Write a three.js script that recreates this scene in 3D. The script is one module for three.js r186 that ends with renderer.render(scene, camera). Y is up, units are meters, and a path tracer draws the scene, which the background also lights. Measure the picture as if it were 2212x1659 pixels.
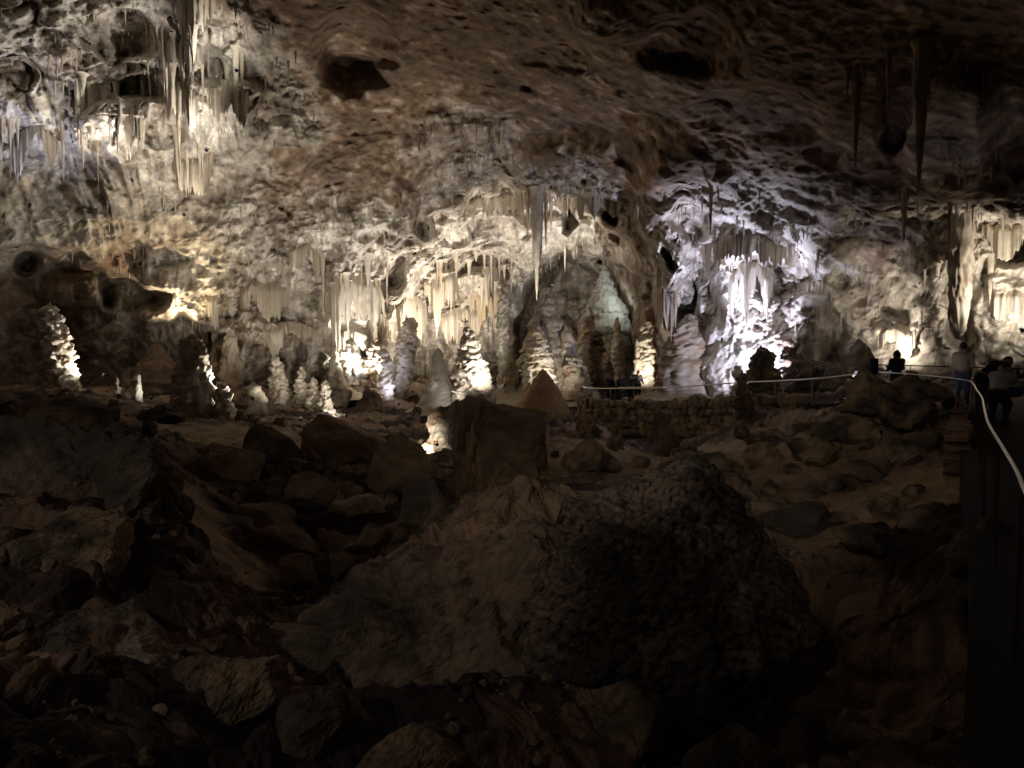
import * as THREE from 'three';
import { mergeGeometries, toCreasedNormals } from 'three/addons/utils/BufferGeometryUtils.js';

// ------------------------------------------------------------------ camera, sky, exposure
const scene = new THREE.Scene();
const W = 1024, H = 768, FOC = 745, PITCH = 3.0 * Math.PI / 180;
const camera = new THREE.PerspectiveCamera(2 * Math.atan(H / 2 / FOC) * 180 / Math.PI, W / H, 0.1, 300);
camera.position.set(0, 1.65, 0);
camera.rotation.x = -PITCH;
scene.background = new THREE.Color(0.030, 0.0245, 0.0208);   // the faint light of the rest of the cave hall behind the visitor
const renderer = new THREE.WebGLRenderer({ antialias: true });
renderer.toneMapping = THREE.LinearToneMapping;
renderer.toneMappingExposure = 1;
renderer.shadowMap.enabled = true;

// ------------------------------------------------------------------ numbers and noise
function rng(seed) { let s = seed >>> 0; return () => { s = (s + 0x6d2b79f5) | 0; let t = Math.imul(s ^ (s >>> 15), 1 | s); t = (t + Math.imul(t ^ (t >>> 7), 61 | t)) ^ t; return ((t ^ (t >>> 14)) >>> 0) / 4294967296; }; }
const rnd = rng(20411);
const rr = (a, b) => a + (b - a) * rnd();
const clamp = (x, a = 0, b = 1) => x < a ? a : x > b ? b : x;
const lerp = (a, b, t) => a + (b - a) * t;
const sstep = (a, b, x) => { const t = clamp((x - a) / (b - a)); return t * t * (3 - 2 * t); };
const PERM = new Uint8Array(512);
{ const r = rng(77), p = [...Array(256).keys()]; for (let i = 255; i > 0; i--) { const j = (r() * (i + 1)) | 0; [p[i], p[j]] = [p[j], p[i]]; } for (let i = 0; i < 512; i++) PERM[i] = p[i & 255]; }
const grad = (h, x, y, z) => { h &= 15; const u = h < 8 ? x : y, v = h < 4 ? y : h === 12 || h === 14 ? x : z; return ((h & 1) ? -u : u) + ((h & 2) ? -v : v); };
function noise(x, y, z) {
  const fx = Math.floor(x), fy = Math.floor(y), fz = Math.floor(z), X = fx & 255, Y = fy & 255, Z = fz & 255;
  x -= fx; y -= fy; z -= fz;
  const u = x * x * x * (x * (x * 6 - 15) + 10), v = y * y * y * (y * (y * 6 - 15) + 10), w = z * z * z * (z * (z * 6 - 15) + 10);
  const A = PERM[X] + Y, AA = PERM[A] + Z, AB = PERM[A + 1] + Z, B = PERM[X + 1] + Y, BA = PERM[B] + Z, BB = PERM[B + 1] + Z;
  return lerp(lerp(lerp(grad(PERM[AA], x, y, z), grad(PERM[BA], x - 1, y, z), u), lerp(grad(PERM[AB], x, y - 1, z), grad(PERM[BB], x - 1, y - 1, z), u), v),
    lerp(lerp(grad(PERM[AA + 1], x, y, z - 1), grad(PERM[BA + 1], x - 1, y, z - 1), u), lerp(grad(PERM[AB + 1], x, y - 1, z - 1), grad(PERM[BB + 1], x - 1, y - 1, z - 1), u), v), w);
}
function fbm(x, y, z, o) { let s = 0, a = 1; for (let i = 0; i < o; i++) { s += a * noise(x, y, z); a *= 0.5; x = x * 2.03 + 11.3; y = y * 2.03 + 5.7; z = z * 2.03 + 3.1; } return s; }
function ridge(x, y, z, o) { let s = 0, a = 1; for (let i = 0; i < o; i++) { s += a * (1 - 2 * Math.abs(noise(x, y, z))); a *= 0.5; x = x * 2.1 + 4.3; y = y * 2.1 + 9.7; z = z * 2.1 + 7.1; } return s; }
function knobs(x, y, z) {   // rounded knobs packed together: 1 at a knob's middle, 0 between them
  const fx = Math.floor(x), fy = Math.floor(y), fz = Math.floor(z); let best = 9;
  for (let i = -1; i < 2; i++) for (let j = -1; j < 2; j++) for (let k = -1; k < 2; k++) {
    const X = (fx + i) & 255, Y = (fy + j) & 255, Z = (fz + k) & 255, h = PERM[PERM[PERM[X] + Y] + Z], h2 = PERM[h + 1], h3 = PERM[h2 + 1];
    const dx = fx + i + h / 255 - x, dy = fy + j + h2 / 255 - y, dz = fz + k + h3 / 255 - z, d = dx * dx + dy * dy + dz * dz;
    if (d < best) best = d;
  }
  return Math.max(0, 1 - best * 1.6);
}

// ------------------------------------------------------------------ surveying: a sight line and a distance give a place in the cave
const CP = Math.cos(PITCH), SP = Math.sin(PITCH), EYE = 1.65;
function sight(px, py) { const X = (px - W / 2) / FOC, Y = (H / 2 - py) / FOC, y = Y * CP - SP, z = -(CP + Y * SP); return [X, y, z]; }
function at(px, py, d) { const s = sight(px, py), k = d / -s[2]; return new THREE.Vector3(s[0] * k, EYE + s[1] * k, -d); }
function look(x, y, z) { const dy = y - EYE, Y = dy * CP - z * SP, Z = -(dy * SP + z * CP); return [W / 2 + FOC * x / Z, H / 2 - FOC * Y / Z]; }   // for reading the survey back

// ------------------------------------------------------------------ naming
const used = new Map();
function numbered(name) { const n = used.get(name) ?? 0; used.set(name, n + 1); return n ? name + '_' + String(n).padStart(3, '0') : name; }
function tag(o, label, category, group) { o.userData.label = label; o.userData.category = category; if (group) o.userData.group = group; return o; }
function shade(o) { o.traverse((c) => { if (c.isMesh) { c.castShadow = true; c.receiveShadow = true; } }); return o; }
function add(name, geo, mat, parent) { const m = new THREE.Mesh(geo, mat); m.name = parent && parent !== scene ? name : numbered(name); (parent ?? scene).add(m); return shade(m); }
function base(name, pos, turn = 0) { const g = new THREE.Group(); g.name = numbered(name); g.position.copy(pos); g.rotation.y = turn; scene.add(g); return g; }

// ------------------------------------------------------------------ materials
function grainTexture(n, seed, rough) {   // tiling grain for bumps
  const d = new Uint8Array(n * n * 4), r = rng(seed), oct = [4, 9, 17, 37, 71], gr = oct.map((f) => { const g = new Float32Array(f * f); for (let i = 0; i < g.length; i++) g[i] = r() * 2 - 1; return g; });
  for (let y = 0; y < n; y++) for (let x = 0; x < n; x++) {
    let s = 0;
    oct.forEach((f, k) => { const u = x / n * f, v = y / n * f, iu = u | 0, iv = v | 0, a = u - iu, b = v - iv, g = gr[k], p = a * a * (3 - 2 * a), q = b * b * (3 - 2 * b), i2 = (iu + 1) % f, j2 = (iv + 1) % f;
      s += Math.pow(rough, k) * lerp(lerp(g[iv * f + iu], g[iv * f + i2], p), lerp(g[j2 * f + iu], g[j2 * f + i2], p), q); });
    const c = clamp(0.5 + s * 0.28) * 255; d.set([c, c, c, 255], (y * n + x) * 4);
  }
  const t = new THREE.DataTexture(d, n, n); t.wrapS = t.wrapT = THREE.RepeatWrapping; t.magFilter = THREE.LinearFilter; t.needsUpdate = true; return t;
}
const grain = grainTexture(512, 5, 0.8);
const lin = (r, g, b) => new THREE.Color().setRGB(r, g, b);
const rockMat = new THREE.MeshStandardMaterial({ vertexColors: true, roughness: 0.92 });
const nearRockMat = new THREE.MeshStandardMaterial({ vertexColors: true, roughness: 0.9, bumpMap: grain, bumpScale: 0.05 });
const wetMat = new THREE.MeshStandardMaterial({ vertexColors: true, roughness: 0.55 });
const steelMat = new THREE.MeshStandardMaterial({ color: lin(0.78, 0.76, 0.72), roughness: 0.3, metalness: 0.7 });
const postMat = new THREE.MeshStandardMaterial({ color: lin(0.36, 0.35, 0.34), roughness: 0.5, metalness: 0.8 });
const rustMat = new THREE.MeshStandardMaterial({ color: lin(0.07, 0.03, 0.02), roughness: 0.6, metalness: 0.3 });
const blackMat = new THREE.MeshStandardMaterial({ color: lin(0.012, 0.012, 0.013), roughness: 0.6 });
const asphaltMat = new THREE.MeshStandardMaterial({ color: lin(0.011, 0.0105, 0.010), roughness: 0.95, bumpMap: grain, bumpScale: 0.01 });
const plainMats = new Map();
function plain(r, g, b, rough = 0.85) { const k = [r, g, b, rough].join(); if (!plainMats.has(k)) plainMats.set(k, new THREE.MeshStandardMaterial({ color: lin(r, g, b), roughness: rough })); return plainMats.get(k); }

// ------------------------------------------------------------------ survey points
function thinPlate(points, wy, soft) {   // a smooth sheet through surveyed values: points = [a, b, value]
  const n = points.length, N = n + 3, A = [], K = (q) => q < 1e-12 ? 0 : q * Math.log(q);
  for (let i = 0; i < n; i++) { const r = new Float64Array(N + 1), p = points[i]; for (let j = 0; j < n; j++) { const da = p[0] - points[j][0], db = (p[1] - points[j][1]) * wy; r[j] = K(da * da + db * db); } r[i] += soft; r[n] = 1; r[n + 1] = p[0]; r[n + 2] = p[1]; r[N] = p[2]; A.push(r); }
  for (let k = 0; k < 3; k++) { const r = new Float64Array(N + 1); for (let j = 0; j < n; j++) r[j] = k === 0 ? 1 : points[j][k - 1]; A.push(r); }
  for (let c = 0; c < N; c++) { let m = c; for (let r = c + 1; r < N; r++) if (Math.abs(A[r][c]) > Math.abs(A[m][c])) m = r; [A[c], A[m]] = [A[m], A[c]]; for (let r = c + 1; r < N; r++) { const f = A[r][c] / A[c][c]; if (f) for (let k = c; k <= N; k++) A[r][k] -= f * A[c][k]; } }
  const w = new Float64Array(N); for (let r = N - 1; r >= 0; r--) { let t = A[r][N]; for (let k = r + 1; k < N; k++) t -= A[r][k] * w[k]; w[r] = t / A[r][r]; }
  return (a, b) => { let t = w[n] + w[n + 1] * a + w[n + 2] * b; for (let j = 0; j < n; j++) { const da = a - points[j][0], db = (b - points[j][1]) * wy; t += w[j] * K(da * da + db * db); } return t; };
}
function grid(points, wy, soft, a0, a1, na, b0, b1, nb) {   // the same, tabulated and read off smoothly
  const f = thinPlate(points, wy, soft), t = new Float32Array((na + 1) * (nb + 1));
  for (let j = 0; j <= nb; j++) for (let i = 0; i <= na; i++) t[j * (na + 1) + i] = f(a0 + (a1 - a0) * i / na, b0 + (b1 - b0) * j / nb);
  return (a, b) => { const u = clamp((a - a0) / (a1 - a0) * na, 0, na - 1e-4), v = clamp((b - b0) / (b1 - b0) * nb, 0, nb - 1e-4), i = u | 0, j = v | 0, x = u - i, y = v - j, k = j * (na + 1) + i; return lerp(lerp(t[k], t[k + 1], x), lerp(t[k + na + 1], t[k + na + 2], x), y); };
}

// ================================================================== THE CAVE WALL AND CEILING: one vault round the hall's middle
const HUB = new THREE.Vector3(0, 1.5, -4);
const wallSurvey = [
  [-420, 0, 17], [-420, 250, 18], [-420, 420, 19], [-200, -60, 21], [-200, 200, 26], [-200, 400, 28],
  [0, 0, 30], [0, 100, 34], [0, 200, 37], [0, 330, 41], [0, 420, 42], [150, 0, 33], [150, 80, 36], [150, 150, 38], [150, 240, 41], [150, 330, 43], [150, 430, 44],
  [300, 0, 31], [300, 70, 36], [300, 150, 40], [300, 230, 44], [300, 300, 46], [300, 360, 46], [300, 430, 47],
  [420, 0, 29], [420, 80, 37], [420, 150, 42], [420, 250, 47], [420, 330, 49], [420, 430, 50],
  [512, 0, 27], [512, 60, 33], [512, 120, 39], [512, 190, 45], [512, 300, 51], [512, 400, 52], [512, 450, 52],
  [620, 0, 24], [620, 60, 28], [620, 120, 34], [620, 200, 43], [620, 300, 50], [620, 420, 50],
  [700, 0, 22], [700, 100, 28], [700, 180, 35], [700, 240, 40], [700, 300, 43], [700, 380, 42], [700, 440, 42],
  [790, 0, 19.5], [790, 100, 25], [790, 180, 31], [790, 250, 36], [790, 320, 38], [790, 400, 38],
  [880, 0, 18], [880, 100, 23], [880, 180, 28], [880, 260, 32], [880, 330, 34], [880, 420, 34],
  [1024, 0, 16], [1024, 100, 20], [1024, 180, 25], [1024, 260, 29], [1024, 330, 30], [1024, 420, 30],
  [1250, 0, 13], [1250, 200, 18], [1250, 400, 20], [1600, 100, 12], [1600, 400, 13],
  [-100, -200, 20], [200, -200, 21], [512, -200, 18], [800, -200, 13], [1100, -200, 10], [200, -500, 12], [512, -500, 11], [800, -500, 8.5],
].map(([px, py, d]) => { const p = at(px, py, d).sub(HUB); return [Math.atan2(p.x, -p.z), Math.atan2(p.y, Math.hypot(p.x, p.z)), 1 / p.length()]; });
for (const th of [-1.9, 1.9]) for (const ph of [-0.3, 0.2, 0.7, 1.2]) wallSurvey.push([th, ph, 1 / 13]);
const RAD = Math.PI / 180;
const nearness = grid(wallSurvey, 1.2, 0.004, -116 * RAD, 116 * RAD, 464, -24 * RAD, 89 * RAD, 226), vault = (a, b) => 1 / clamp(nearness(a, b), 0.0165, 0.14);

// hollows, arches and bulges of the rock: [x, y, half width, half height up, half height down, metres further back (+) or forward (-), edge softness, edge roughness]
const hollows = [
  [545, 300, 165, 190, 220, 1.8, 0.16, 0.10],       // outer vault of the great alcove
  [526, 345, 146, 152, 200, 4.2, 0.05, 0.12],       // second arch
  [528, 350, 118, 92, 200, 2.2, 0.05, 0.12],        // third arch, over the flowstone curtain
  [572, 372, 64, 108, 160, 8.5, 0.05, 0.14],        // the inner chamber
  [585, 292, 66, 34, 40, 3.0, 0.15, 0.2],
  [455, 228, 16, 16, 18, -1.4, 0.6, 0.2], [432, 246, 14, 18, 20, -1.5, 0.6, 0.2], [412, 272, 12, 22, 26, -1.6, 0.6, 0.2], [398, 300, 11, 24, 30, -1.4, 0.6, 0.2],   // the lip down the alcove's left
  [470, 262, 34, 14, 16, 1.6, 0.3, 0.4], [430, 290, 20, 14, 18, 1.2, 0.3, 0.4], [548, 236, 34, 18, 22, -1.4, 0.4, 0.3], [490, 236, 30, 10, 12, 1.4, 0.3, 0.4],           // its dark ceiling
  [568, 216, 8, 17, 20, 3.0, 0.3, 0.5],            // black slot above the chamber
  [652, 280, 30, 100, 95, -3.0, 0.45, 0.12],          // thick rib to the right of the alcove
  [668, 300, 16, 60, 60, -1.0, 0.5, 0.2], [606, 172, 80, 32, 26, -2.6, 0.5, 0.15], [664, 240, 26, 66, 60, -1.8, 0.5, 0.15],
  [358, 50, 33, 42, 38, 3.0, 0.5, 0.15],           // domed hole in the ceiling
  [356, 76, 24, 16, 12, 1.2, 0.6, 0.3],
  [115, 28, 40, 20, 26, 3.2, 0.12, 0.25],           // black hollows of the upper left
  [98, 88, 26, 12, 14, 2.2, 0.2, 0.2],
  [140, 86, 22, 14, 12, 2.4, 0.2, 0.3],
  [108, 66, 28, 8, 10, 1.6, 0.3, 0.3],
  [10, 70, 26, 16, 16, 1.6, 0.4, 0.5],
  [160, 140, 22, 16, 14, 1.7, 0.15, 0.2],
  [208, 70, 20, 10, 12, 1.8, 0.3, 0.3],
  [228, 112, 36, 46, 60, -1.7, 0.35, 0.15],         // hanging buttress
  [190, 40, 12, 50, 60, -1.0, 0.5, 0.2],
  [110, 130, 40, 24, 34, -1.2, 0.4, 0.15],
  [165, 110, 26, 40, 40, -0.9, 0.4, 0.2],
  [196, 140, 12, 36, 34, -0.7, 0.5, 0.2],
  [38, 290, 70, 44, 60, 3.5, 0.2, 0.2],             // dark chamber of the left
  [128, 290, 24, 24, 40, 3.8, 0.4, 0.8],           // black window in it
  [28, 262, 11, 13, 11, 2.2, 0.6, 0.8],
  [78, 290, 30, 18, 16, -2.2, 0.4, 0.25],           // pale boulder leaning in the chamber
  [95, 330, 32, 30, 26, -1.2, 0.5, 0.25],
  [165, 345, 60, 20, 40, 3.0, 0.25, 0.3],
  [168, 258, 16, 14, 12, 1.2, 0.3, 0.25],
  [158, 316, 36, 40, 36, -1.3, 0.5, 0.2],
  [372, 305, 26, 60, 60, 2.0, 0.35, 0.3],           // pockets of the bright curtain
  [345, 310, 12, 40, 60, -0.9, 0.5, 0.3],
  [400, 240, 18, 60, 80, -1.4, 0.5, 0.2],
  [425, 372, 22, 26, 30, 2.8, 0.3, 0.3],
  [405, 330, 26, 40, 60, 1.2, 0.4, 0.3],
  [690, 45, 46, 24, 30, 1.8, 0.35, 0.25],            // ceiling hollows of the right
  [598, 22, 26, 26, 16, -1.2, 0.5, 0.15],
  [560, 58, 40, 16, 14, 0.9, 0.3, 0.3],
  [900, 105, 16, 40, 50, 1.8, 0.25, 0.15],
  [955, 128, 44, 60, 72, -1.5, 0.25, 0.06],         // big smooth pendant
  [830, 148, 20, 10, 16, 1.2, 0.35, 0.4],
  [760, 120, 60, 30, 26, 0.8, 0.3, 0.2],
  [1012, 130, 22, 40, 40, 1.4, 0.4, 0.3],
  [700, 225, 18, 18, 22, 1.3, 0.2, 0.3],
  [716, 255, 12, 14, 14, 0.9, 0.3, 0.4],
  [683, 300, 9, 24, 34, 1.8, 0.2, 0.3],
  [790, 275, 40, 26, 22, 1.4, 0.3, 0.4],
  [880, 265, 46, 50, 66, 1.7, 0.4, 0.3],            // unlit recess
  [823, 340, 26, 30, 50, 1.5, 0.4, 0.3],
  [745, 268, 26, 40, 60, -1.4, 0.5, 0.2],
  [1012, 252, 16, 14, 14, 3.2, 0.15, 0.2],
  [965, 330, 15, 20, 22, 1.6, 0.25, 0.2],
  [935, 300, 30, 60, 60, -0.9, 0.6, 0.2],
  [1005, 320, 26, 40, 50, -1.0, 0.5, 0.2],
];
// what covers the rock: [x, y, half width, half height, pale calcite, vertical flutes, hanging tiers, knobs]
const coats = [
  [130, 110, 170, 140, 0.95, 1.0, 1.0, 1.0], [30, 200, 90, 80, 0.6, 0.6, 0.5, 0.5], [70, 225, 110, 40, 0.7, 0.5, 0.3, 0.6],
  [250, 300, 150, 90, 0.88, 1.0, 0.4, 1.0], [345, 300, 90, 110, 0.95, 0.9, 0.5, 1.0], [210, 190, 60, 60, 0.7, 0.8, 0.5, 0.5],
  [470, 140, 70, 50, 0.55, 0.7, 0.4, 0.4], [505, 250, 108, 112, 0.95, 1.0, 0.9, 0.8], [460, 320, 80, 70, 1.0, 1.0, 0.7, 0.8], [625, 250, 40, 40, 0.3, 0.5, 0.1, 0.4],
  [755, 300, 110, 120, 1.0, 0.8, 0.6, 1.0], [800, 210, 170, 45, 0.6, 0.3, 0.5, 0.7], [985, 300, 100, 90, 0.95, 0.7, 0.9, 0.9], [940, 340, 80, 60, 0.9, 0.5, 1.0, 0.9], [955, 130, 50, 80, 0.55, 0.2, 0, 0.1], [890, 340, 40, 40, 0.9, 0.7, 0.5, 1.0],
];
const thetas = [], phis = [];
{ const seg = (o, a, b, n) => { for (let i = 0; i < n; i++) o.push((a + (b - a) * i / n) * RAD); };
  seg(thetas, -84, -44, 60); seg(thetas, -44, 44, 1000); seg(thetas, 44, 84, 60); thetas.push(84 * RAD);
  seg(phis, -20, -9, 24); seg(phis, -9, 31, 510); seg(phis, 31, 66, 44); phis.push(66 * RAD); }
const NT = thetas.length, NP = phis.length, wallR = new Float32Array(NT * NP), wallCoat = new Float32Array(NT * NP);
const wallGeo = new THREE.BufferGeometry();
{
  const pos = new Float32Array(NT * NP * 3), col = new Float32Array(NT * NP * 3), uv = new Float32Array(NT * NP * 2);
  for (let j = 0; j < NP; j++) for (let i = 0; i < NT; i++) {
    const th = thetas[i], ph = phis[j], k = j * NT + i, cp = Math.cos(ph), dx = Math.sin(th) * cp, dy = Math.sin(ph), dz = -Math.cos(th) * cp;
    let R = vault(th, ph);
    let x = HUB.x + dx * R, y = HUB.y + dy * R, z = HUB.z + dz * R;
    const patch = noise(x * 0.16 + 70, y * 0.2, z * 0.16), wn = noise(x * 0.22, y * 0.22, z * 0.22), wm = noise(x * 0.22 + 31, y * 0.22 + 7, z * 0.22), wf = noise(x * 0.8 + 3, y * 0.8, z * 0.8), wg = noise(x * 0.8, y * 0.8 + 50, z * 0.8);
    let calc = 0.10, flute = 0.06, tier = 0.0, knob = 0.12;
    if (z < -1) {
      const [px, py] = look(x, y, z);
      const qx = px + wn * 14 + wf * 6, qy = py + wm * 14 + wg * 6, front = sstep(-1, -8, z);
      for (const h of hollows) {
        const u = (qx - h[0]) / h[2], v = (qy - h[1]) / (qy < h[1] ? h[3] : h[4]);
        if (u * u + v * v > 2.6) continue;
        const q = Math.sqrt(u * u + v * v) + h[7] * (wf + 0.5 * wn);
        R += h[5] * front * (1 - sstep(1 - h[6], 1 + h[6], q));
      }
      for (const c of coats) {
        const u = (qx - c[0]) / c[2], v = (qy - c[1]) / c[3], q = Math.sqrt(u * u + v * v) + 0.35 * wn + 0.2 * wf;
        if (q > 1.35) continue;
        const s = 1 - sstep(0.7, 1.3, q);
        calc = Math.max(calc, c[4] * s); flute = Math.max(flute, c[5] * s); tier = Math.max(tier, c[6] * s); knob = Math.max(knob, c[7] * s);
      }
    }
    knob *= 0.25 + 0.75 * sstep(-0.25, 0.2, patch); x = HUB.x + dx * R; y = HUB.y + dy * R; z = HUB.z + dz * R;
    const big = fbm(x * 0.14, y * 0.16, z * 0.14, 2);
    const mid = lerp(fbm(x * 0.42 + 5, y * 0.5, z * 0.42, 2), ridge(x * 0.36 + 5, y * 0.42, z * 0.36, 2) * 0.8, calc);
    const lump = fbm(x * 0.9, y * 1.1, z * 0.9, 3);
    // tiers: each swells downward to a hanging lip and then cuts back
    const tt = y / 2.1 + 1.1 * noise(x * 0.28, y * 0.12, z * 0.28) + 0.35 * noise(x * 0.9, y * 0.3, z * 0.9), fr = tt - Math.floor(tt);
    const ta = tier * Math.max(0, 0.25 + 1.5 * noise(x * 0.3 + 40, y * 0.35, z * 0.3 + 2)) * Math.pow(1 - fr, 0.8) * 1.1;
    const tt2 = y / 0.62 + 1.2 * noise(x * 0.7 + 9, y * 0.3, z * 0.7) + 0.4 * noise(x * 2.2, y * 0.8, z * 2.2), fr2 = tt2 - Math.floor(tt2);
    const tb = (0.05 + tier) * Math.max(0, 0.15 + noise(x * 0.55 + 10, y * 0.55, z * 0.55 + 2)) * (1 - fr2) * 0.5;
    // flutes: drapery running down the wall
    const s = th * Math.max(R, 12) + 0.25 * noise(x * 0.8, y * 0.25, z * 0.8);
    const fm = Math.max(0, 0.34 + 1.3 * noise(x * 0.35 + 7, y * 0.22, z * 0.35 + 60));
    const fl = flute * fm * (0.75 * (1 - 2 * Math.abs(noise(s * 1.0, y * 0.13, 3.3))) + 0.42 * (1 - 2 * Math.abs(noise(s * 2.4, y * 0.18, 8.1))) + 0.15 * (1 - 2 * Math.abs(noise(s * 5.2, y * 0.3, 18.1))));
    knob *= 1 - 0.75 * Math.min(1, flute * fm * 1.6);
    const kn = knob * (0.5 * knobs(x * 1.5, y * 1.8, z * 1.5) + 0.3 * knobs(x * 3.5 + 9, y * 3.9, z * 3.5));
    const speck = PERM[(PERM[(i * 7) & 255] + j * 13) & 255] / 127.5 - 1, cav = Math.max(0, noise(x * 1.7 + 80, y * 1.0, z * 1.7) - 0.16) * sstep(0.2, 0.7, knob);
    const fine = 0.09 * noise(x * 3.1, y * 3.6, z * 3.1) + (0.03 + 0.04 * knob) * noise(x * 6.5, y * 6.5, z * 6.5) + (0.014 + 0.022 * knob) * speck - 1.3 * cav;
    const pit = -0.5 * Math.max(0, noise(x * 0.55 + 20, y * 0.6, z * 0.55) - 0.42) * 3 * (1 - flute) - 0.25 * Math.max(0, noise(x * 1.5 + 60, y * 1.7, z * 1.5) - 0.5) * 4;
    const drip = 0.10 * (calc + 0.25) * (1 - 2 * Math.abs(noise(s * 3.6, y * 0.7, z * 0.4)));
    const over = sstep(0.15, 0.32, ph) * sstep(1.2, 0.3, calc + flute), dome = knobs(x * 0.2 + 3, y * 0.2, z * 0.2 + 8);
    const out = 1.3 * big * (1 - 0.5 * over) + 0.4 * mid * (1 - 0.9 * over) + (0.26 + 0.2 * knob) * lump * (1 - 0.8 * over) + drip * (1 - 0.5 * over) + over * (1.2 * dome + 0.1 * knobs(x * 0.9, y * 0.9, z * 0.9) + 0.16 * fbm(x * 2.2, y * 2.2, z * 2.2, 2) - 0.4 * Math.max(0, noise(x * 0.9 + 5, y * 0.9, z * 0.9 + 9) - 0.38) * 2) + ta + tb + fl + kn + fine + pit;
    const Rf = R - out;
    const tx = 0.08 * noise(x * 0.7 + 13, y * 0.7, z * 0.7), ty = 0.10 * noise(x * 0.7, y * 0.7 + 23, z * 0.7);
    wallR[k] = Rf; wallCoat[k] = calc * 0.6 + flute * 0.4;
    pos[k * 3] = HUB.x + dx * Rf + tx * Math.cos(th); pos[k * 3 + 1] = HUB.y + dy * Rf + ty; pos[k * 3 + 2] = HUB.z + dz * Rf + tx * Math.sin(th);
    uv[k * 2] = th * 30; uv[k * 2 + 1] = ph * 30;
    // colour of the stone itself
    const v4 = noise(s * 4.4, y * 0.25, 40), v1 = fbm(x * 0.45 + 90, y * 0.3, z * 0.45, 3), v2 = fbm(x * 1.7, y * 0.9 + 40, z * 1.7, 3), v3 = noise(s * 1.6, y * 0.12, 20);
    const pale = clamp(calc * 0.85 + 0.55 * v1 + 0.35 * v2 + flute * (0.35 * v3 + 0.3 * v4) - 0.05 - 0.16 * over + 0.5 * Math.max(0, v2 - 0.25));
    const mott = over * fbm(x * 1.5 + 50, y * 2.6, z * 1.5, 3);
    const rust = clamp(0.35 + 0.9 * v1 - calc * 0.5 + 0.3 * v2), dk = 1 + 0.55 * mott + 0.35 * v2 + 0.2 * noise(x * 7, y * 7, z * 7) + (0.12 + 0.12 * knob) * speck;
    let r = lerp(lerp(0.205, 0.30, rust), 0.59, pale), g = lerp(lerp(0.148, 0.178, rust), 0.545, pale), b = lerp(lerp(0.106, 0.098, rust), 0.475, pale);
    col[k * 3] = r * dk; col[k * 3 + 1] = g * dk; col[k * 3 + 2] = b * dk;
  }
  const idx = new Uint32Array((NT - 1) * (NP - 1) * 6); let q = 0;
  for (let j = 0; j < NP - 1; j++) for (let i = 0; i < NT - 1; i++) { const a = j * NT + i, b = a + 1, c = a + NT, d = c + 1; idx.set([a, b, d, a, d, c], q); q += 6; }
  wallGeo.setAttribute('position', new THREE.BufferAttribute(pos, 3)); wallGeo.setAttribute('color', new THREE.BufferAttribute(col, 3)); wallGeo.setAttribute('uv', new THREE.BufferAttribute(uv, 2));
  wallGeo.setIndex(new THREE.BufferAttribute(idx, 1)); wallGeo.computeVertexNormals();
}
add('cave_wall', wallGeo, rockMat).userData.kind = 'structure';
function findIndex(a, v) { let lo = 0, hi = a.length - 1; while (hi - lo > 1) { const m = (lo + hi) >> 1; if (a[m] <= v) lo = m; else hi = m; } return lo; }
function rockAt(p) { const x = p.x - HUB.x, y = p.y - HUB.y, z = p.z - HUB.z, i = findIndex(thetas, Math.atan2(x, -z)), j = findIndex(phis, Math.atan2(y, Math.hypot(x, z))); return wallR[j * NT + i] - Math.hypot(x, y, z); }   // metres of air left before the rock
function wallPoint(px, py) { const s = sight(px, py), n = Math.hypot(...s), p = new THREE.Vector3(); for (let t = 6; t < 90; t += 0.06) { p.set(s[0] / n * t, EYE + s[1] / n * t, s[2] / n * t); if (rockAt(p) <= 0) return p; } return p; }
const depthAt = (px, py) => -wallPoint(px, py).z;

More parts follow.
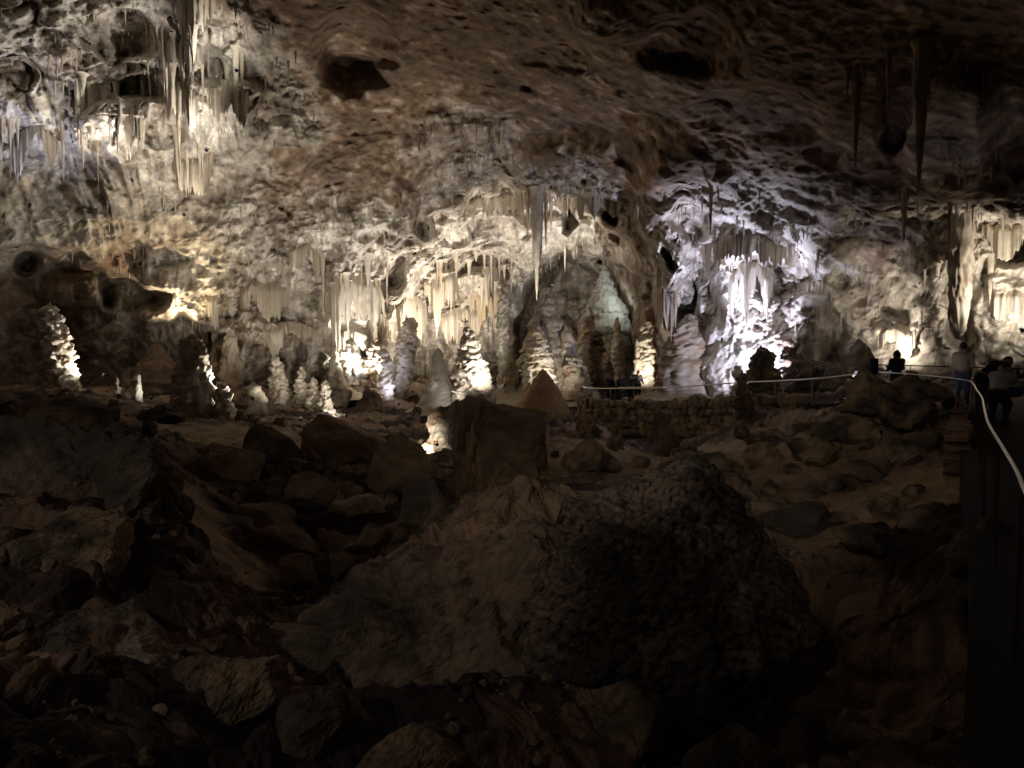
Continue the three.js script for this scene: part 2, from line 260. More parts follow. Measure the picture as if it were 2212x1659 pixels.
// ================================================================== THE FLOOR
const floorSurvey = [
  [-150, 400, 26], [-150, 480, 9], [-150, 650, 4.5],
  [0, 395, 34], [0, 408, 25], [30, 406, 25], [20, 424, 13], [0, 440, 11.5], [0, 500, 9], [0, 600, 6], [0, 700, 4.4], [0, 768, 3.6],
  [80, 398, 15], [60, 405, 15.5], [110, 412, 16], [95, 440, 13], [100, 500, 9.5], [100, 600, 6.4], [100, 700, 4.6], [100, 768, 3.8],
  [120, 396, 36], [60, 391, 37], [150, 402, 35], [130, 425, 24], [150, 412, 28], [165, 430, 22],
  [140, 445, 15], [160, 470, 13.6], [180, 500, 12.6], [220, 550, 11.4], [260, 590, 10.7], [300, 612, 10.3],
  [150, 560, 8], [200, 600, 7.6], [250, 640, 7.2], [200, 700, 5], [300, 680, 6.2], [300, 760, 4.4], [340, 640, 8.2],
  [195, 420, 30], [230, 425, 27], [210, 450, 21], [215, 480, 16.5], [240, 520, 14], [280, 560, 12.6], [310, 600, 11.3],
  [270, 408, 38], [330, 400, 44], [300, 385, 45], [360, 385, 47], [280, 430, 28], [300, 460, 20], [300, 500, 16], [340, 540, 13.8], [370, 590, 11.6], [420, 550, 13],
  [400, 390, 49], [390, 405, 45], [380, 430, 36], [400, 460, 28], [430, 480, 22], [400, 500, 18], [440, 520, 16], [470, 500, 18.5], [490, 510, 16],
  [440, 405, 47], [470, 404, 47], [440, 440, 34], [450, 470, 25], [470, 496, 20],
  [330, 613, 8.5], [365, 594, 8.5], [400, 574, 8.6], [440, 555, 8.7], [480, 536, 8.9], [540, 505, 9.4],
  [400, 640, 8.2], [480, 620, 8.4], [400, 700, 5.6], [500, 700, 5.6], [450, 760, 4.4], [600, 750, 5.0], [540, 600, 8.6], [600, 768, 4.6], [670, 724, 6.6], [670, 765, 5.5], [640, 560, 9.8], [590, 640, 7.0], [760, 700, 7.2],
  [520, 396, 50], [560, 384, 56], [600, 378, 58], [630, 376, 56], [545, 412, 42], [510, 410, 46], [580, 405, 46], [650, 392, 46], [690, 382, 46], 
  [520, 490, 19], [550, 475, 20.5], [560, 450, 25], [560, 432, 30], [600, 425, 33], [600, 447, 27], [640, 453, 30], [700, 449, 29], [605, 436, 40], [640, 446, 36.5], [680, 444, 34.5], [722, 430, 33.5], [620, 446, 34], [620, 470, 21], [580, 490, 15.5], [560, 505, 12.5],
  [760, 392, 39], [830, 386, 35], [760, 400, 37], [770, 425, 29], [810, 405, 31],
  [700, 470, 19], [760, 450, 22], [800, 430, 25], [840, 415, 21], [870, 424, 16.5], [930, 422, 15.6], [940, 440, 15.5],
  [720, 500, 14.5], [800, 490, 15], [880, 480, 14], [945, 470, 12.3], [850, 520, 12], [930, 530, 9.6], [790, 560, 10.8], [830, 580, 9.4], [900, 600, 8], [975, 560, 7.3],
  [790, 660, 8.6], [850, 690, 7.2], [950, 660, 6.8], [1000, 715, 5.2], [800, 755, 5.6], [900, 768, 5.0], [720, 545, 10.8],
  [1100, 470, 10], [1200, 520, 6], [1250, 700, 3],
].map(([px, py, d]) => { const p = at(px, py, d); return [Math.atan2(p.x, d), Math.log(Math.hypot(p.x, d)), p.y]; });
for (const th of [-0.9, -0.4, 0, 0.4]) floorSurvey.push([th, Math.log(1.2), -1.0], [th, Math.log(2.2), -0.9]);
for (const th of [-0.6, -0.3, 0, 0.3, 0.6]) floorSurvey.push([th, Math.log(66), -1.5]);
const floorBase = grid(floorSurvey, 0.55, 0.003, -1.25, 1.25, 300, Math.log(0.9), Math.log(70), 260);

// the visitors' path: [x, y, z, half width]
const pathLine = [[0.6, 0, 2.5, 1.15], [1.75, 0, -0.4, 1.2], [4.6, 0, -5.0, 1.25], [7.7, 0, -10.2, 1.3], [10.9, 0, -15.4, 1.35], [13.2, 0.02, -20.3, 1.4], [13.6, -0.1, -24.6, 1.4], [12.2, -0.6, -28.4, 1.2], [10.6, -1.0, -33.2, 1.0], [8.6, -1.4, -37.0, 1.0], [6.4, -1.6, -39.6, 1.0], [5.0, -1.7, -41.8, 1.0], [5.6, -1.65, -44.6, 1.0], [8, -1.4, -47.5, 1.0], [10.5, -1.2, -50.5, 1.0]];
const pathCurve = new THREE.CatmullRomCurve3(pathLine.map((p) => new THREE.Vector3(p[0], p[1], p[2])));
const pathSteps = pathCurve.getPoints(160).map((p, i) => { const t = i / 160 * (pathLine.length - 1), k = Math.min(pathLine.length - 2, t | 0); return { p, w: lerp(pathLine[k][3], pathLine[k + 1][3], t - k) }; });
function pathNear(x, z) { let best = 1e9, b; for (const s of pathSteps) { const d = (s.p.x - x) ** 2 + (s.p.z - z) ** 2; if (d < best) { best = d; b = s; } } return [Math.sqrt(best), b]; }
function shards(x, z, seed) {   // broken blocks: every cell its own height and tilt
  const fx = Math.floor(x), fz = Math.floor(z); let best = 9, v = 0, d2 = 9;
  for (let i = -1; i < 2; i++) for (let k = -1; k < 2; k++) {
    const h = PERM[PERM[(fx + i + seed) & 255] + ((fz + k) & 255)], h2 = PERM[h + 1], h3 = PERM[h2 + 1], h4 = PERM[h3 + 1], a = fx + i + h / 255 - x, b = fz + k + h2 / 255 - z, d = a * a + b * b;
    if (d < best) { d2 = best; best = d; v = (h3 / 255 - 0.5) * 1.1 - (a * (h4 / 127.5 - 1) + b * (h / 127.5 - 1)) * 0.75; } else if (d < d2) d2 = d;
  }
  const gap = Math.sqrt(d2) - Math.sqrt(best);
  return v - 0.5 * (1 - sstep(0, 0.12, gap));
}
function floorY(x, z) {
  const r = Math.hypot(x, z), y = floorBase(Math.atan2(x, -z), Math.log(Math.max(r, 0.9)));
  return y;
}
const sandy = [[-4.9, -12.1, 0.8, 3.4, 0.81], [12, -16, 4, 5, 0], [6, -19, 5, 5, 0], [5, -26, 5, 5, 0], [-20, -25, 5, 3, 0], [3.5, -15.5, 2, 6, -0.9], [-9, -24, 4, 5, 0], [1.5, -22, 3, 4, -0.8], [4.5, -12.5, 2, 2.2, 0], [6.5, -12, 2.6, 2, 0]];   // smooth silt: x, z, half sizes, turn
function siltAt(x, z) { let s = 0; for (const [a, b, u, v, t] of sandy) { const c = Math.cos(t), n = Math.sin(t), X = x - a, Z = z - b, p = (X * c - Z * n) / u, q = (X * n + Z * c) / v; s = Math.max(s, 1 - sstep(0.55, 1.15, Math.sqrt(p * p + q * q) + 0.5 * noise(x * 0.6, 4, z * 0.6))); } return s; }
function floorTop(x, z) {
    const r = Math.hypot(x, z); let y = floorY(x, z);
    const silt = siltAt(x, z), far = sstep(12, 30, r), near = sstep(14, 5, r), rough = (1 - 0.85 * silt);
    const big = fbm(x * 0.42, 2, z * 0.42, 2), lump = fbm(x * 1.25, 7, z * 1.25, 2), cob = knobs(x * 1.5, 3.3, z * 1.5) * Math.max(0, 0.3 + noise(x * 0.3, 20, z * 0.3)), fin = fbm(x * 4.2, 1, z * 4.2, 3), kn = knobs(x * 7, y * 7, z * 7);
    const jx = x + 0.25 * noise(x * 1.3, 4, z * 1.3), jz = z + 0.25 * noise(x * 1.3, 14, z * 1.3), br = sstep(-0.25, 0.2, noise(x * 0.22 + 4, 31, z * 0.22)) * (1 - 0.6 * near);
    y += rough * (0.25 * big + 0.16 * lump + br * (0.26 * shards(jx * 0.75, jz * 0.75, 3) + 0.09 * shards(jx * 2.1, jz * 2.1, 9)) + lerp(0.14, 0.45, far) * cob * (1 - 0.6 * br) + 0.09 * fin + 0.05 * kn + 0.02 * shards(jx * 6, jz * 6, 5)) + silt * (0.05 * lump + 0.02 * fin + 0.04 * noise(x * 3, 5, z * 0.8));
    y -= 0.9 * Math.max(0, noise(x * 0.8 + 30, 9, z * 0.8) - 0.35) * rough;
    const [pd, ps] = pathNear(x, z);
    if (pd < ps.w + 1.6) { const m = 1 - sstep(ps.w + 0.1, ps.w + 1.5, pd); if (pd < ps.w + 0.3) y = Math.min(y, ps.p.y - 0.10); else y = lerp(y, ps.p.z < -31.5 && ps.p.z > -43 || ps.p.z > -18 ? Math.min(y, ps.p.y - 0.12) : ps.p.y - 0.12, m); }
    return { y, silt, far, rough, kn };
}
{
  const NA = 720, NR = 470, pos = new Float32Array(NA * NR * 3), col = new Float32Array(NA * NR * 3), uv = new Float32Array(NA * NR * 2), R0 = Math.log(1.1), R1 = Math.log(66);
  for (let j = 0; j < NR; j++) for (let i = 0; i < NA; i++) {
    const u = i / (NA - 1) * 2 - 1, th = (u * 0.72 + u * u * u * 0.5), r = Math.exp(lerp(R0, R1, j / (NR - 1))), x = Math.sin(th) * r, z = -Math.cos(th) * r, k = (j * NA + i) * 3;
    const { y, silt, far, rough, kn } = floorTop(x, z);
    const hx = rough * (0.22 * fbm(x * 1.3, y * 1.6, z * 1.3 + 9, 3)), hz = rough * (0.22 * fbm(x * 1.3 + 9, y * 1.6, z * 1.3, 3));
    pos[k] = x + hx; pos[k + 1] = y + rough * 0.05 * noise(x * 3, y * 5, z * 3); pos[k + 2] = z + hz;
    uv[k / 3 * 2] = x * 0.7; uv[k / 3 * 2 + 1] = z * 0.7;
    const v1 = fbm(x * 0.5 + 9, y * 0.5, z * 0.5, 3), v2 = fbm(x * 2.6, y * 2.6 + 5, z * 2.6, 3), dark = sstep(-0.22, 0.3, v1 + 0.4 * v2 + 0.25 * kn * noise(x, 3, z)) * (1 - silt);
    const pebble = (kn > 0.78 ? 0.22 : 0) * rough * (noise(x * 9, 2, z * 9) > 0.25 ? 1 : 0.15);
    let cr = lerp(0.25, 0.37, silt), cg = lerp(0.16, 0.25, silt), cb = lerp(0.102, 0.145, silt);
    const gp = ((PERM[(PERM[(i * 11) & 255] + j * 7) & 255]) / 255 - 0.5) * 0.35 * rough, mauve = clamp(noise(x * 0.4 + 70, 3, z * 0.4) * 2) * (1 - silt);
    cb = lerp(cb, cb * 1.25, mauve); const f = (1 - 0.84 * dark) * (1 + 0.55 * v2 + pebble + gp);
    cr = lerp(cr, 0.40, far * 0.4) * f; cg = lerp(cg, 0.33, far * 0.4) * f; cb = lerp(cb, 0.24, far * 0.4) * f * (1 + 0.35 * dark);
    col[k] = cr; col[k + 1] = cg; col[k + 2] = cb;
  }
  const idx = new Uint32Array((NA - 1) * (NR - 1) * 6); let q = 0;
  for (let j = 0; j < NR - 1; j++) for (let i = 0; i < NA - 1; i++) { const a = j * NA + i, b = a + 1, c = a + NA, d = c + 1; idx.set([a, b, d, a, d, c], q); q += 6; }
  const g = new THREE.BufferGeometry(); g.setAttribute('position', new THREE.BufferAttribute(pos, 3)); g.setAttribute('color', new THREE.BufferAttribute(col, 3)); g.setAttribute('uv', new THREE.BufferAttribute(uv, 2)); g.setIndex(new THREE.BufferAttribute(idx, 1)); g.computeVertexNormals();
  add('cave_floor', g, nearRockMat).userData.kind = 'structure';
}
{ // the path itself
  const pos = [], uv = [], idx = [];
  pathSteps.forEach(({ p, w }, i) => { const t = pathCurve.getTangent(i / 160), n = new THREE.Vector3(-t.z, 0, t.x).normalize(); for (const s of [-1, 1]) for (const dy of s < 0 ? [-0.5, 0] : [0, -0.5]) { pos.push(p.x + n.x * w * s, p.y + dy, p.z + n.z * w * s); uv.push(s * w, i * 0.3); } });
  for (let i = 0; i < pathSteps.length - 1; i++) for (let j = 0; j < 3; j++) { const a = i * 4 + j, b = a + 1, c = a + 4, d = c + 1; idx.push(a, c, b, b, c, d); }
  const g = new THREE.BufferGeometry(); g.setAttribute('position', new THREE.Float32BufferAttribute(pos, 3)); g.setAttribute('uv', new THREE.Float32BufferAttribute(uv, 2)); g.setIndex(idx); g.computeVertexNormals();
  add('path', g, asphaltMat).userData.kind = 'structure';
}

// ================================================================== DRIPSTONE
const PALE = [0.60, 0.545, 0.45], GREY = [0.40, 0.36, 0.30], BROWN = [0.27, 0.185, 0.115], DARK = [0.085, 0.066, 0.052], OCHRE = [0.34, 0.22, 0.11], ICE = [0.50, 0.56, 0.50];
function profile(list, t) { for (let i = 1; i < list.length; i++) if (t <= list[i][0]) { const [a, ra] = list[i - 1], [b, rb] = list[i], k = (t - a) / (b - a || 1); return lerp(ra, rb, k * k * (3 - 2 * k) * 0.5 + k * 0.5); } return list[list.length - 1][1]; }
// a body of dripstone, its foot at the origin, growing up (or hanging down when h < 0): prof = [[share of the height, radius in metres]]
function dripstone({ h, prof, seg = 40, rings = 60, seed = 1, knob = 0, cell = 0.25, flute = 0, nf = 9, tier = 0, tierH = 0.5, lean = [0, 0], lump = 0.1, tone = PALE, tone2 = BROWN, mix = 0.4, squash = 1, tip = null }) {
  const pos = [], col = [], idx = [], sx = seed * 17.3, H0 = Math.abs(h), sg = Math.sign(h);
  for (let j = 0; j <= rings; j++) for (let i = 0; i < seg; i++) {
    const t = j / rings, a = i / seg * Math.PI * 2, ca = Math.cos(a), sa = Math.sin(a), r0 = profile(prof, t), y = t * H0;
    let r = r0;
    if (flute) r *= 1 + flute * (1 - 2 * Math.abs(noise(ca * nf * 0.32 + sx, y * 0.35 / Math.max(0.3, r0), sa * nf * 0.32)) - 0.4);
    if (tier) { const q = y / tierH + 0.35 * noise(ca + sx, y * 0.8, sa) + 0.15 * noise(ca * 4 + sx, y * 2, sa * 4), f = q - Math.floor(q); r *= 1 + tier * (0.6 - f) * (0.6 + 0.8 * Math.abs(noise(sx, Math.floor(q) * 3.7, 2))); }
    let x = r * ca + lean[0] * t, z = r * sa * squash + lean[1] * t;
    const n = lump * fbm(x * 1.6 / Math.max(lump * 8, 0.5) + sx, y * 1.6, z * 1.6, 3), fade = Math.min(1, r0 * 3 / Math.max(cell, 0.05));
    const kk = knob * fade * (knobs(x / cell + sx, y / cell, z / cell) + 0.5 * knobs(x / cell * 2.2 + sx, y / cell * 2.2, z / cell * 2.2) - 0.5);
    const out = n * Math.min(1, r0 * 4) + kk;
    x += ca * out; z += sa * out; const yy = y + kk * 0.3;
    pos.push(x, yy * sg, z);
    const v = fbm(x * 1.4 + sx, y * 0.8, z * 1.4, 3), m = clamp(mix + v * 0.9), d = 1 + 0.25 * noise(x * 6, y * 6, z * 6), tt = tip && t > tip[0] ? tip[1] : tone;
    for (let c = 0; c < 3; c++) col.push(lerp(tt[c], tone2[c], m) * d);
  }
  for (let j = 0; j < rings; j++) for (let i = 0; i < seg; i++) { const a = j * seg + i, b = j * seg + (i + 1) % seg, c = a + seg, d = b + seg; if (sg > 0) idx.push(a, c, b, b, c, d); else idx.push(a, b, c, b, d, c); }
  const top = pos.length / 3, last = rings * seg; pos.push(lean[0], H0 * sg * 1.005, lean[1]); col.push(...tone);
  for (let i = 0; i < seg; i++) { const a = last + i, b = last + (i + 1) % seg; if (sg > 0) idx.push(a, top, b); else idx.push(a, b, top); }
  const g = new THREE.BufferGeometry(); g.setAttribute('position', new THREE.Float32BufferAttribute(pos, 3)); g.setAttribute('color', new THREE.Float32BufferAttribute(col, 3)); g.setIndex(idx); g.computeVertexNormals(); return g;
}
const fy = (x, z) => floorTop(x, z).y;
// a stalagmite standing where its foot shows: [x, y] of tip and foot, distance, half width of the foot
function stalagmite(tip, foot, d, hw, shape, o, label, category = 'stalagmite', name = 'stalagmite', group) {
  const P = at(foot[0], foot[1], d), T = at(tip[0], tip[1], d), m = d / FOC, y0 = Math.min(P.y, fy(P.x, P.z)) - 0.25, h = T.y - y0, w = hw * m;
  const skirt = [[0, shape[0][1] * 1.7], [Math.min(0.05, 0.18 / h), shape[0][1] * 1.12], ...shape.slice(1)];
  const g = dripstone({ h, prof: skirt.map(([t, r]) => [t, r * w]), lean: [T.x - P.x, 0], seed: 1 + tip[0] % 37, ...o });
  const mesh = add(name, g, o.mat ?? rockMat); mesh.position.set(P.x, y0, P.z);
  return tag(mesh, label, category, group);
}
const CONE = [[0, 1.5], [0.06, 1.15], [0.15, 0.92], [0.45, 0.6], [0.8, 0.3], [0.95, 0.16], [1, 0.03]];
const BELL = [[0, 1.15], [0.1, 1.02], [0.35, 0.9], [0.6, 0.72], [0.82, 0.42], [0.95, 0.18], [1, 0.03]];
const TOTEM = [[0, 1.35], [0.08, 1.0], [0.3, 0.88], [0.55, 0.8], [0.78, 0.62], [0.93, 0.4], [1, 0.08]];
const FLARE = [[0, 2.0], [0.08, 1.5], [0.2, 0.95], [0.4, 0.58], [0.65, 0.36], [0.85, 0.25], [0.96, 0.16], [1, 0.03]];
const POST = [[0, 1.3], [0.1, 1.0], [0.5, 0.85], [0.9, 0.7], [1, 0.4]];
const KN = { knob: 0.2, cell: 0.34, lump: 0.2, seg: 64, rings: 100 };
stalagmite([50, 302], [66, 392], 36, 11.5, [[0, 1.5], [0.08, 1.1], [0.2, 0.85], [0.35, 0.8], [0.55, 1.0], [0.75, 0.85], [0.85, 0.5], [0.93, 0.42], [1, 0.1]], { ...KN, knob: 0.26, tier: 0.35, tierH: 0.9, mix: 0.12, tone2: BROWN }, 'tall knobby leaning stalagmite at far left, brightly lit from its right');
stalagmite([192, 334], [194, 424], 30, 21, TOTEM, { ...KN, knob: 0.1, cell: 0.22, tier: 0.08, flute: 0.15, mix: 0.25 }, 'big brown stalagmite with round lit right side, left of the boulder slope');
stalagmite([221, 382], [222, 412], 30, 10, BELL, { ...KN, mix: 0.15 }, 'short pale knobby stalagmite at right foot of the big left stalagmite', 'stalagmite', 'stalagmite');
stalagmite([438, 348], [440, 410], 44, 24, FLARE, { seg: 56, rings: 80, tier: 0.06, tierH: 0.75, lump: 0.12, tone: GREY, mix: 0.15, tone2: [0.3, 0.25, 0.19] }, 'smooth grey stalagmite with flaring foot, left of the bright tiered one');
stalagmite([468, 327], [475, 408], 43, 15, [[0, 1.35], [0.12, 1.2], [0.3, 1.12], [0.5, 1.05], [0.62, 0.88], [0.66, 0.62], [0.82, 0.5], [0.95, 0.22], [1, 0.08]], { ...KN, knob: 0.22, cell: 0.3, tier: 0.3, tierH: 0.8, mix: 0.05 }, 'brilliant white tiered stalagmite in the middle, brightest of the cave');
stalagmite([383, 349], [386, 386], 46, 7.5, POST, { ...KN, knob: 0.16, cell: 0.24, tier: 0.25, tierH: 0.5, mix: 0, seg: 32, rings: 50 }, 'slim white knobby stalagmite left of the smooth grey cone');
stalagmite([376, 338], [376, 384], 47.5, 11, BELL, { ...KN, mix: 0.5, tone: GREY }, 'brown shaded knob just behind the slim white stalagmite');
stalagmite([547, 288], [546, 396], 48.5, 34, [[0, 1.5], [0.1, 1.15], [0.25, 0.92], [0.45, 0.66], [0.62, 0.5], [0.7, 0.46], [0.74, 0.36], [0.88, 0.24], [1, 0.08]], { seg: 80, rings: 120, tier: 0.16, tierH: 1.6, flute: 0.14, nf: 12, lump: 0.25, tone: GREY, tone2: [0.30, 0.25, 0.18], mix: 0.35 }, 'tallest grey tower stalagmite inside the alcove under the long stalactites', 'stalagmite');
stalagmite([566, 326], [572, 388], 47.5, 17, [[0, 1.4], [0.12, 1.1], [0.4, 0.8], [0.7, 0.5], [0.9, 0.25], [1, 0.04]], { seg: 60, rings: 80, flute: 0.2, tier: 0.12, tierH: 1.1, lump: 0.2, tone: PALE, mix: 0.3 }, 'pale ribbed stalagmite leaning on the right of the tallest grey tower');
stalagmite([537, 323], [541, 388], 45.5, 18, BELL, { seg: 64, rings: 100, tier: 0.2, tierH: 0.42, flute: 0.1, knob: 0.05, cell: 0.2, lump: 0.15, tone: PALE, mix: 0.15, tone2: [0.42, 0.32, 0.2] }, 'lit cream banded cone in front of the tallest grey tower');
stalagmite([543, 369], [543, 422], 40, 28, [[0, 1.1], [0.12, 1.0], [0.35, 0.88], [0.6, 0.62], [0.8, 0.36], [0.94, 0.14], [1, 0.03]], { seg: 64, rings: 80, lump: 0.1, flute: 0.05, tone: OCHRE, tone2: BROWN, mix: 0.45 }, 'smooth brown bell shaped stalagmite behind the square rock block');
stalagmite([530, 382], [522, 420], 41, 12, BELL, { seg: 40, rings: 50, lump: 0.14, tone: GREY, mix: 0.5 }, 'small grey cone hugging the left of the brown bell');
stalagmite([588, 305], [588, 356], 51.5, 14, BELL, { seg: 60, rings: 90, tier: 0.16, tierH: 0.8, lump: 0.15, tone: PALE, mix: 0.2 }, 'round topped grey white stalagmite left of the green tinted mound');
stalagmite([604, 266], [607, 345], 56, 25, [[0, 1.2], [0.2, 1.02], [0.36, 0.98], [0.4, 0.92], [0.6, 0.8], [0.75, 0.52], [0.86, 0.28], [0.93, 0.16], [1, 0.05]], { seg: 80, rings: 120, tier: 0.14, tierH: 1.7, flute: 0.16, nf: 16, lump: 0.2, tone: [0.50, 0.52, 0.48], tone2: GREY, mix: 0.3 }, 'pale green tinted flowstone mound deep in the chamber', 'flowstone mound', 'flowstone_mound');
stalagmite([617, 316], [618, 352], 53.5, 8, BELL, { seg: 40, rings: 60, tier: 0.15, tierH: 0.4, knob: 0.06, cell: 0.2, mix: 0.1, tip: null }, 'small white stalagmite in front of the green tinted mound');
stalagmite([646, 322], [644, 372], 46, 8, POST, { ...KN, tier: 0.3, tierH: 0.6, mix: 0.05, seg: 40, rings: 80 }, 'bright white knobby column at right end of the chamber', 'stalagmite');
stalagmite([637, 338], [637, 372], 45.6, 4.5, CONE, { ...KN, mix: 0.1, seg: 32, rings: 50 }, 'thin white spike left of the bright knobby column');
stalagmite([690, 314], [691, 392], 43, 34, BELL, { seg: 72, rings: 90, tier: 0.07, tierH: 0.5, knob: 0.12, cell: 0.4, lump: 0.3, tone: GREY, tone2: BROWN, mix: 0.6 }, 'wide shadowed grey mound between alcove and blue white wall', 'flowstone mound', 'flowstone_mound');
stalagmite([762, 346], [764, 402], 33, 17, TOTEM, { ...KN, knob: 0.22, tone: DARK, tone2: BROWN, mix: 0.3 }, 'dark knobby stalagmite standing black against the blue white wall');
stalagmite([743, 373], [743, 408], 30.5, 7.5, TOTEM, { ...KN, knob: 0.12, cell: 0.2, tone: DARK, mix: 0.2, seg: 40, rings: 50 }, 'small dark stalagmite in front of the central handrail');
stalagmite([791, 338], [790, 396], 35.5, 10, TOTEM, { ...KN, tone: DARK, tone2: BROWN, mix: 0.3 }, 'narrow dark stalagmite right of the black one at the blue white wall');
stalagmite([737, 366], [737, 390], 35, 4, POST, { ...KN, mix: 0, seg: 24, rings: 40 }, 'tiny white stalagmite above the small dark one by the handrail');
stalagmite([858, 371], [857, 396], 19, 4.6, POST, { ...KN, knob: 0.05, cell: 0.09, tier: 0.3, tierH: 0.2, mix: 0, seg: 28, rings: 50 }, 'small glowing white knobby stalagmite at left end of the rock mound');
stalagmite([277, 357], [278, 408], 40, 13, CONE, { ...KN, knob: 0.24, mix: 0.25 }, 'rough pale cone left of the small spiky group');
stalagmite([302, 366], [300, 408], 40, 9, CONE, { ...KN, knob: 0.2, cell: 0.26, mix: 0.2 }, 'tallest cone of the small spiky group left of centre');
stalagmite([313, 376], [314, 408], 39.5, 8, CONE, { ...KN, knob: 0.18, cell: 0.26, mix: 0.2, seg: 40, rings: 60 }, 'middle cone of the small spiky group left of centre');
stalagmite([326, 380], [325, 408], 39, 8, CONE, { ...KN, knob: 0.18, cell: 0.26, mix: 0.35, seg: 40, rings: 60 }, 'lowest right cone of the small spiky group left of centre');
stalagmite([253, 382], [254, 410], 35, 13, [[0, 1.1], [0.3, 1], [0.6, 0.9], [0.85, 0.6], [1, 0.1]], { seg: 44, rings: 50, lump: 0.2, tone: GREY, tone2: BROWN, mix: 0.5 }, 'rounded brown hump between big left stalagmite and pale cone');
stalagmite([335, 348], [334, 388], 45, 15, FLARE, { seg: 50, rings: 70, tier: 0.1, tierH: 0.6, knob: 0.08, cell: 0.3, tone: PALE, mix: 0.2 }, 'pale flared stalagmite under the white curtain');
stalagmite([231, 325], [231, 376], 44, 12, BELL, { seg: 50, rings: 70, flute: 0.25, lump: 0.2, tone: PALE, mix: 0.35 }, 'pale fluted cone against the wall right of the yellow patch');
stalagmite([216, 318], [216, 376], 45, 6, POST, { seg: 40, rings: 70, flute: 0.2, lump: 0.15, tone: PALE, mix: 0.3 }, 'slim pale pillar against the wall left of the fluted cone');
stalagmite([157, 343], [156, 398], 38, 24, BELL, { seg: 60, rings: 80, tier: 0.12, tierH: 0.55, lump: 0.2, knob: 0.05, cell: 0.3, tone: BROWN, tone2: DARK, mix: 0.3 }, 'brown tiered cone left of the big left stalagmite');
stalagmite([139, 374], [139, 396], 33, 4.5, CONE, { ...KN, knob: 0.06, cell: 0.14, mix: 0, seg: 28, rings: 40 }, 'tiny bright white cone among the dark left rocks');
stalagmite([117, 377], [117, 398], 33, 4, CONE, { ...KN, knob: 0.08, cell: 0.14, mix: 0.3, seg: 28, rings: 40 }, 'tiny dim cone left of the tiny bright white cone');
stalagmite([288, 336], [287, 376], 46, 15, BELL, { ...KN, knob: 0.14, tone: GREY, tone2: BROWN, mix: 0.6 }, 'brown lump in shadow below the white curtain, left end');
stalagmite([503, 284], [508, 398], 47, 10, [[0, 1.3], [0.12, 1], [0.3, 0.85], [0.55, 0.7], [0.8, 0.55], [1, 0.2]], { ...KN, knob: 0.18, cell: 0.28, tone: PALE, mix: 0.2 }, 'white speckled column right of the bright tiered stalagmite', 'cave column', 'column');
stalagmite([410, 318], [401, 392], 47.5, 9, [[0, 0.7], [0.2, 0.8], [0.45, 1.0], [0.7, 1.1], [0.9, 0.7], [1, 0.3]], { ...KN, knob: 0.16, cell: 0.3, tone: PALE, mix: 0.3 }, 'lit rough bulging column between slim white stalagmite and grey cone', 'cave column', 'column');
stalagmite([526, 384], [526, 402], 46, 4.5, TOTEM, { ...KN, knob: 0.08, cell: 0.2, tone: BROWN, mix: 0.4, seg: 28, rings: 40 }, 'stubby brown knob on the sand right of the bright tiered stalagmite');
stalagmite([492, 388], [492, 402], 46, 5, BELL, { ...KN, knob: 0.08, cell: 0.2, tone: BROWN, mix: 0.4, seg: 28, rings: 40 }, 'low brown knob at right foot of the bright tiered stalagmite');
stalagmite([663, 412], [664, 466], 27, 15, TOTEM, { ...KN, knob: 0.16, tone: DARK, tone2: BROWN, mix: 0.4 }, 'dark rough stalagmite in front of the dry stone wall');
stalagmite([596, 330], [600, 380], 50, 10, TOTEM, { ...KN, tone: DARK, tone2: BROWN, mix: 0.5 }, 'dark stump in front of the round topped stalagmite');
stalagmite([606, 352], [607, 390], 48, 7, TOTEM, { ...KN, tone: DARK, tone2: BROWN, mix: 0.4, seg: 40, rings: 60 }, 'narrow dark stump left of the walkway people');
stalagmite([573, 356], [578, 398], 46.3, 16, TOTEM, { ...KN, knob: 0.18, tone: GREY, tone2: BROWN, mix: 0.5 }, 'rough brown shoulder at right foot of the tallest tower');

// ------------------------------------------------------------------ stalactites: a few shapes, each hung many times
const thinGeos = [], thinDark = [];
for (let k = 0; k < 4; k++) {
  const prof = [[0, 1.7], [0.05, 1.3], [0.14, 1.0], [0.35, 0.78], [0.65, 0.45], [0.88, 0.22], [1, 0.06]];
  thinGeos.push(dripstone({ h: -1, prof: prof.map(([t, r]) => [t, r * 0.05]), seg: 10, rings: 14, seed: 50 + k * 3, lump: 0.012, flute: 0.15, tone: PALE, tone2: [0.46, 0.37, 0.26], mix: 0.3 }));
  thinDark.push(dripstone({ h: -1, prof: prof.map(([t, r]) => [t, r * 0.05]), seg: 10, rings: 14, seed: 70 + k * 3, lump: 0.012, flute: 0.15, tone: [0.26, 0.21, 0.16], tone2: BROWN, mix: 0.4 }));
}
function rootUp(P, pull, most) {   // out from the wall, then up to the rock it grows from
  const out = new THREE.Vector3(-P.x, 0, -P.z).normalize();
  for (let k = pull; k >= 0; k -= 0.1) { const q = P.clone().addScaledVector(out, k); for (let y = 0; y < most; y += 0.05) { q.y = P.y + y; if (rockAt(q) < -0.05) { P.copy(q); return; } } }
  P.addScaledVector(out, -0.12); P.y += 0.1;
}
function hang(px, top, tip, w, label, dark, group, pull = 0) {
  const P = wallPoint(px, top), m = -P.z / FOC, low = P.y - (tip - top) * m * 1.02;
  rootUp(P, pull, 1.6); const len = P.y - low;
  const mesh = add('stalactite', (dark ? thinDark : thinGeos)[(rnd() * 4) | 0], rockMat);
  mesh.position.copy(P); mesh.rotation.y = rr(0, 6); const s = w * m / 0.05; mesh.scale.set(s, len, s);
  return tag(mesh, label, 'stalactite', group);
}
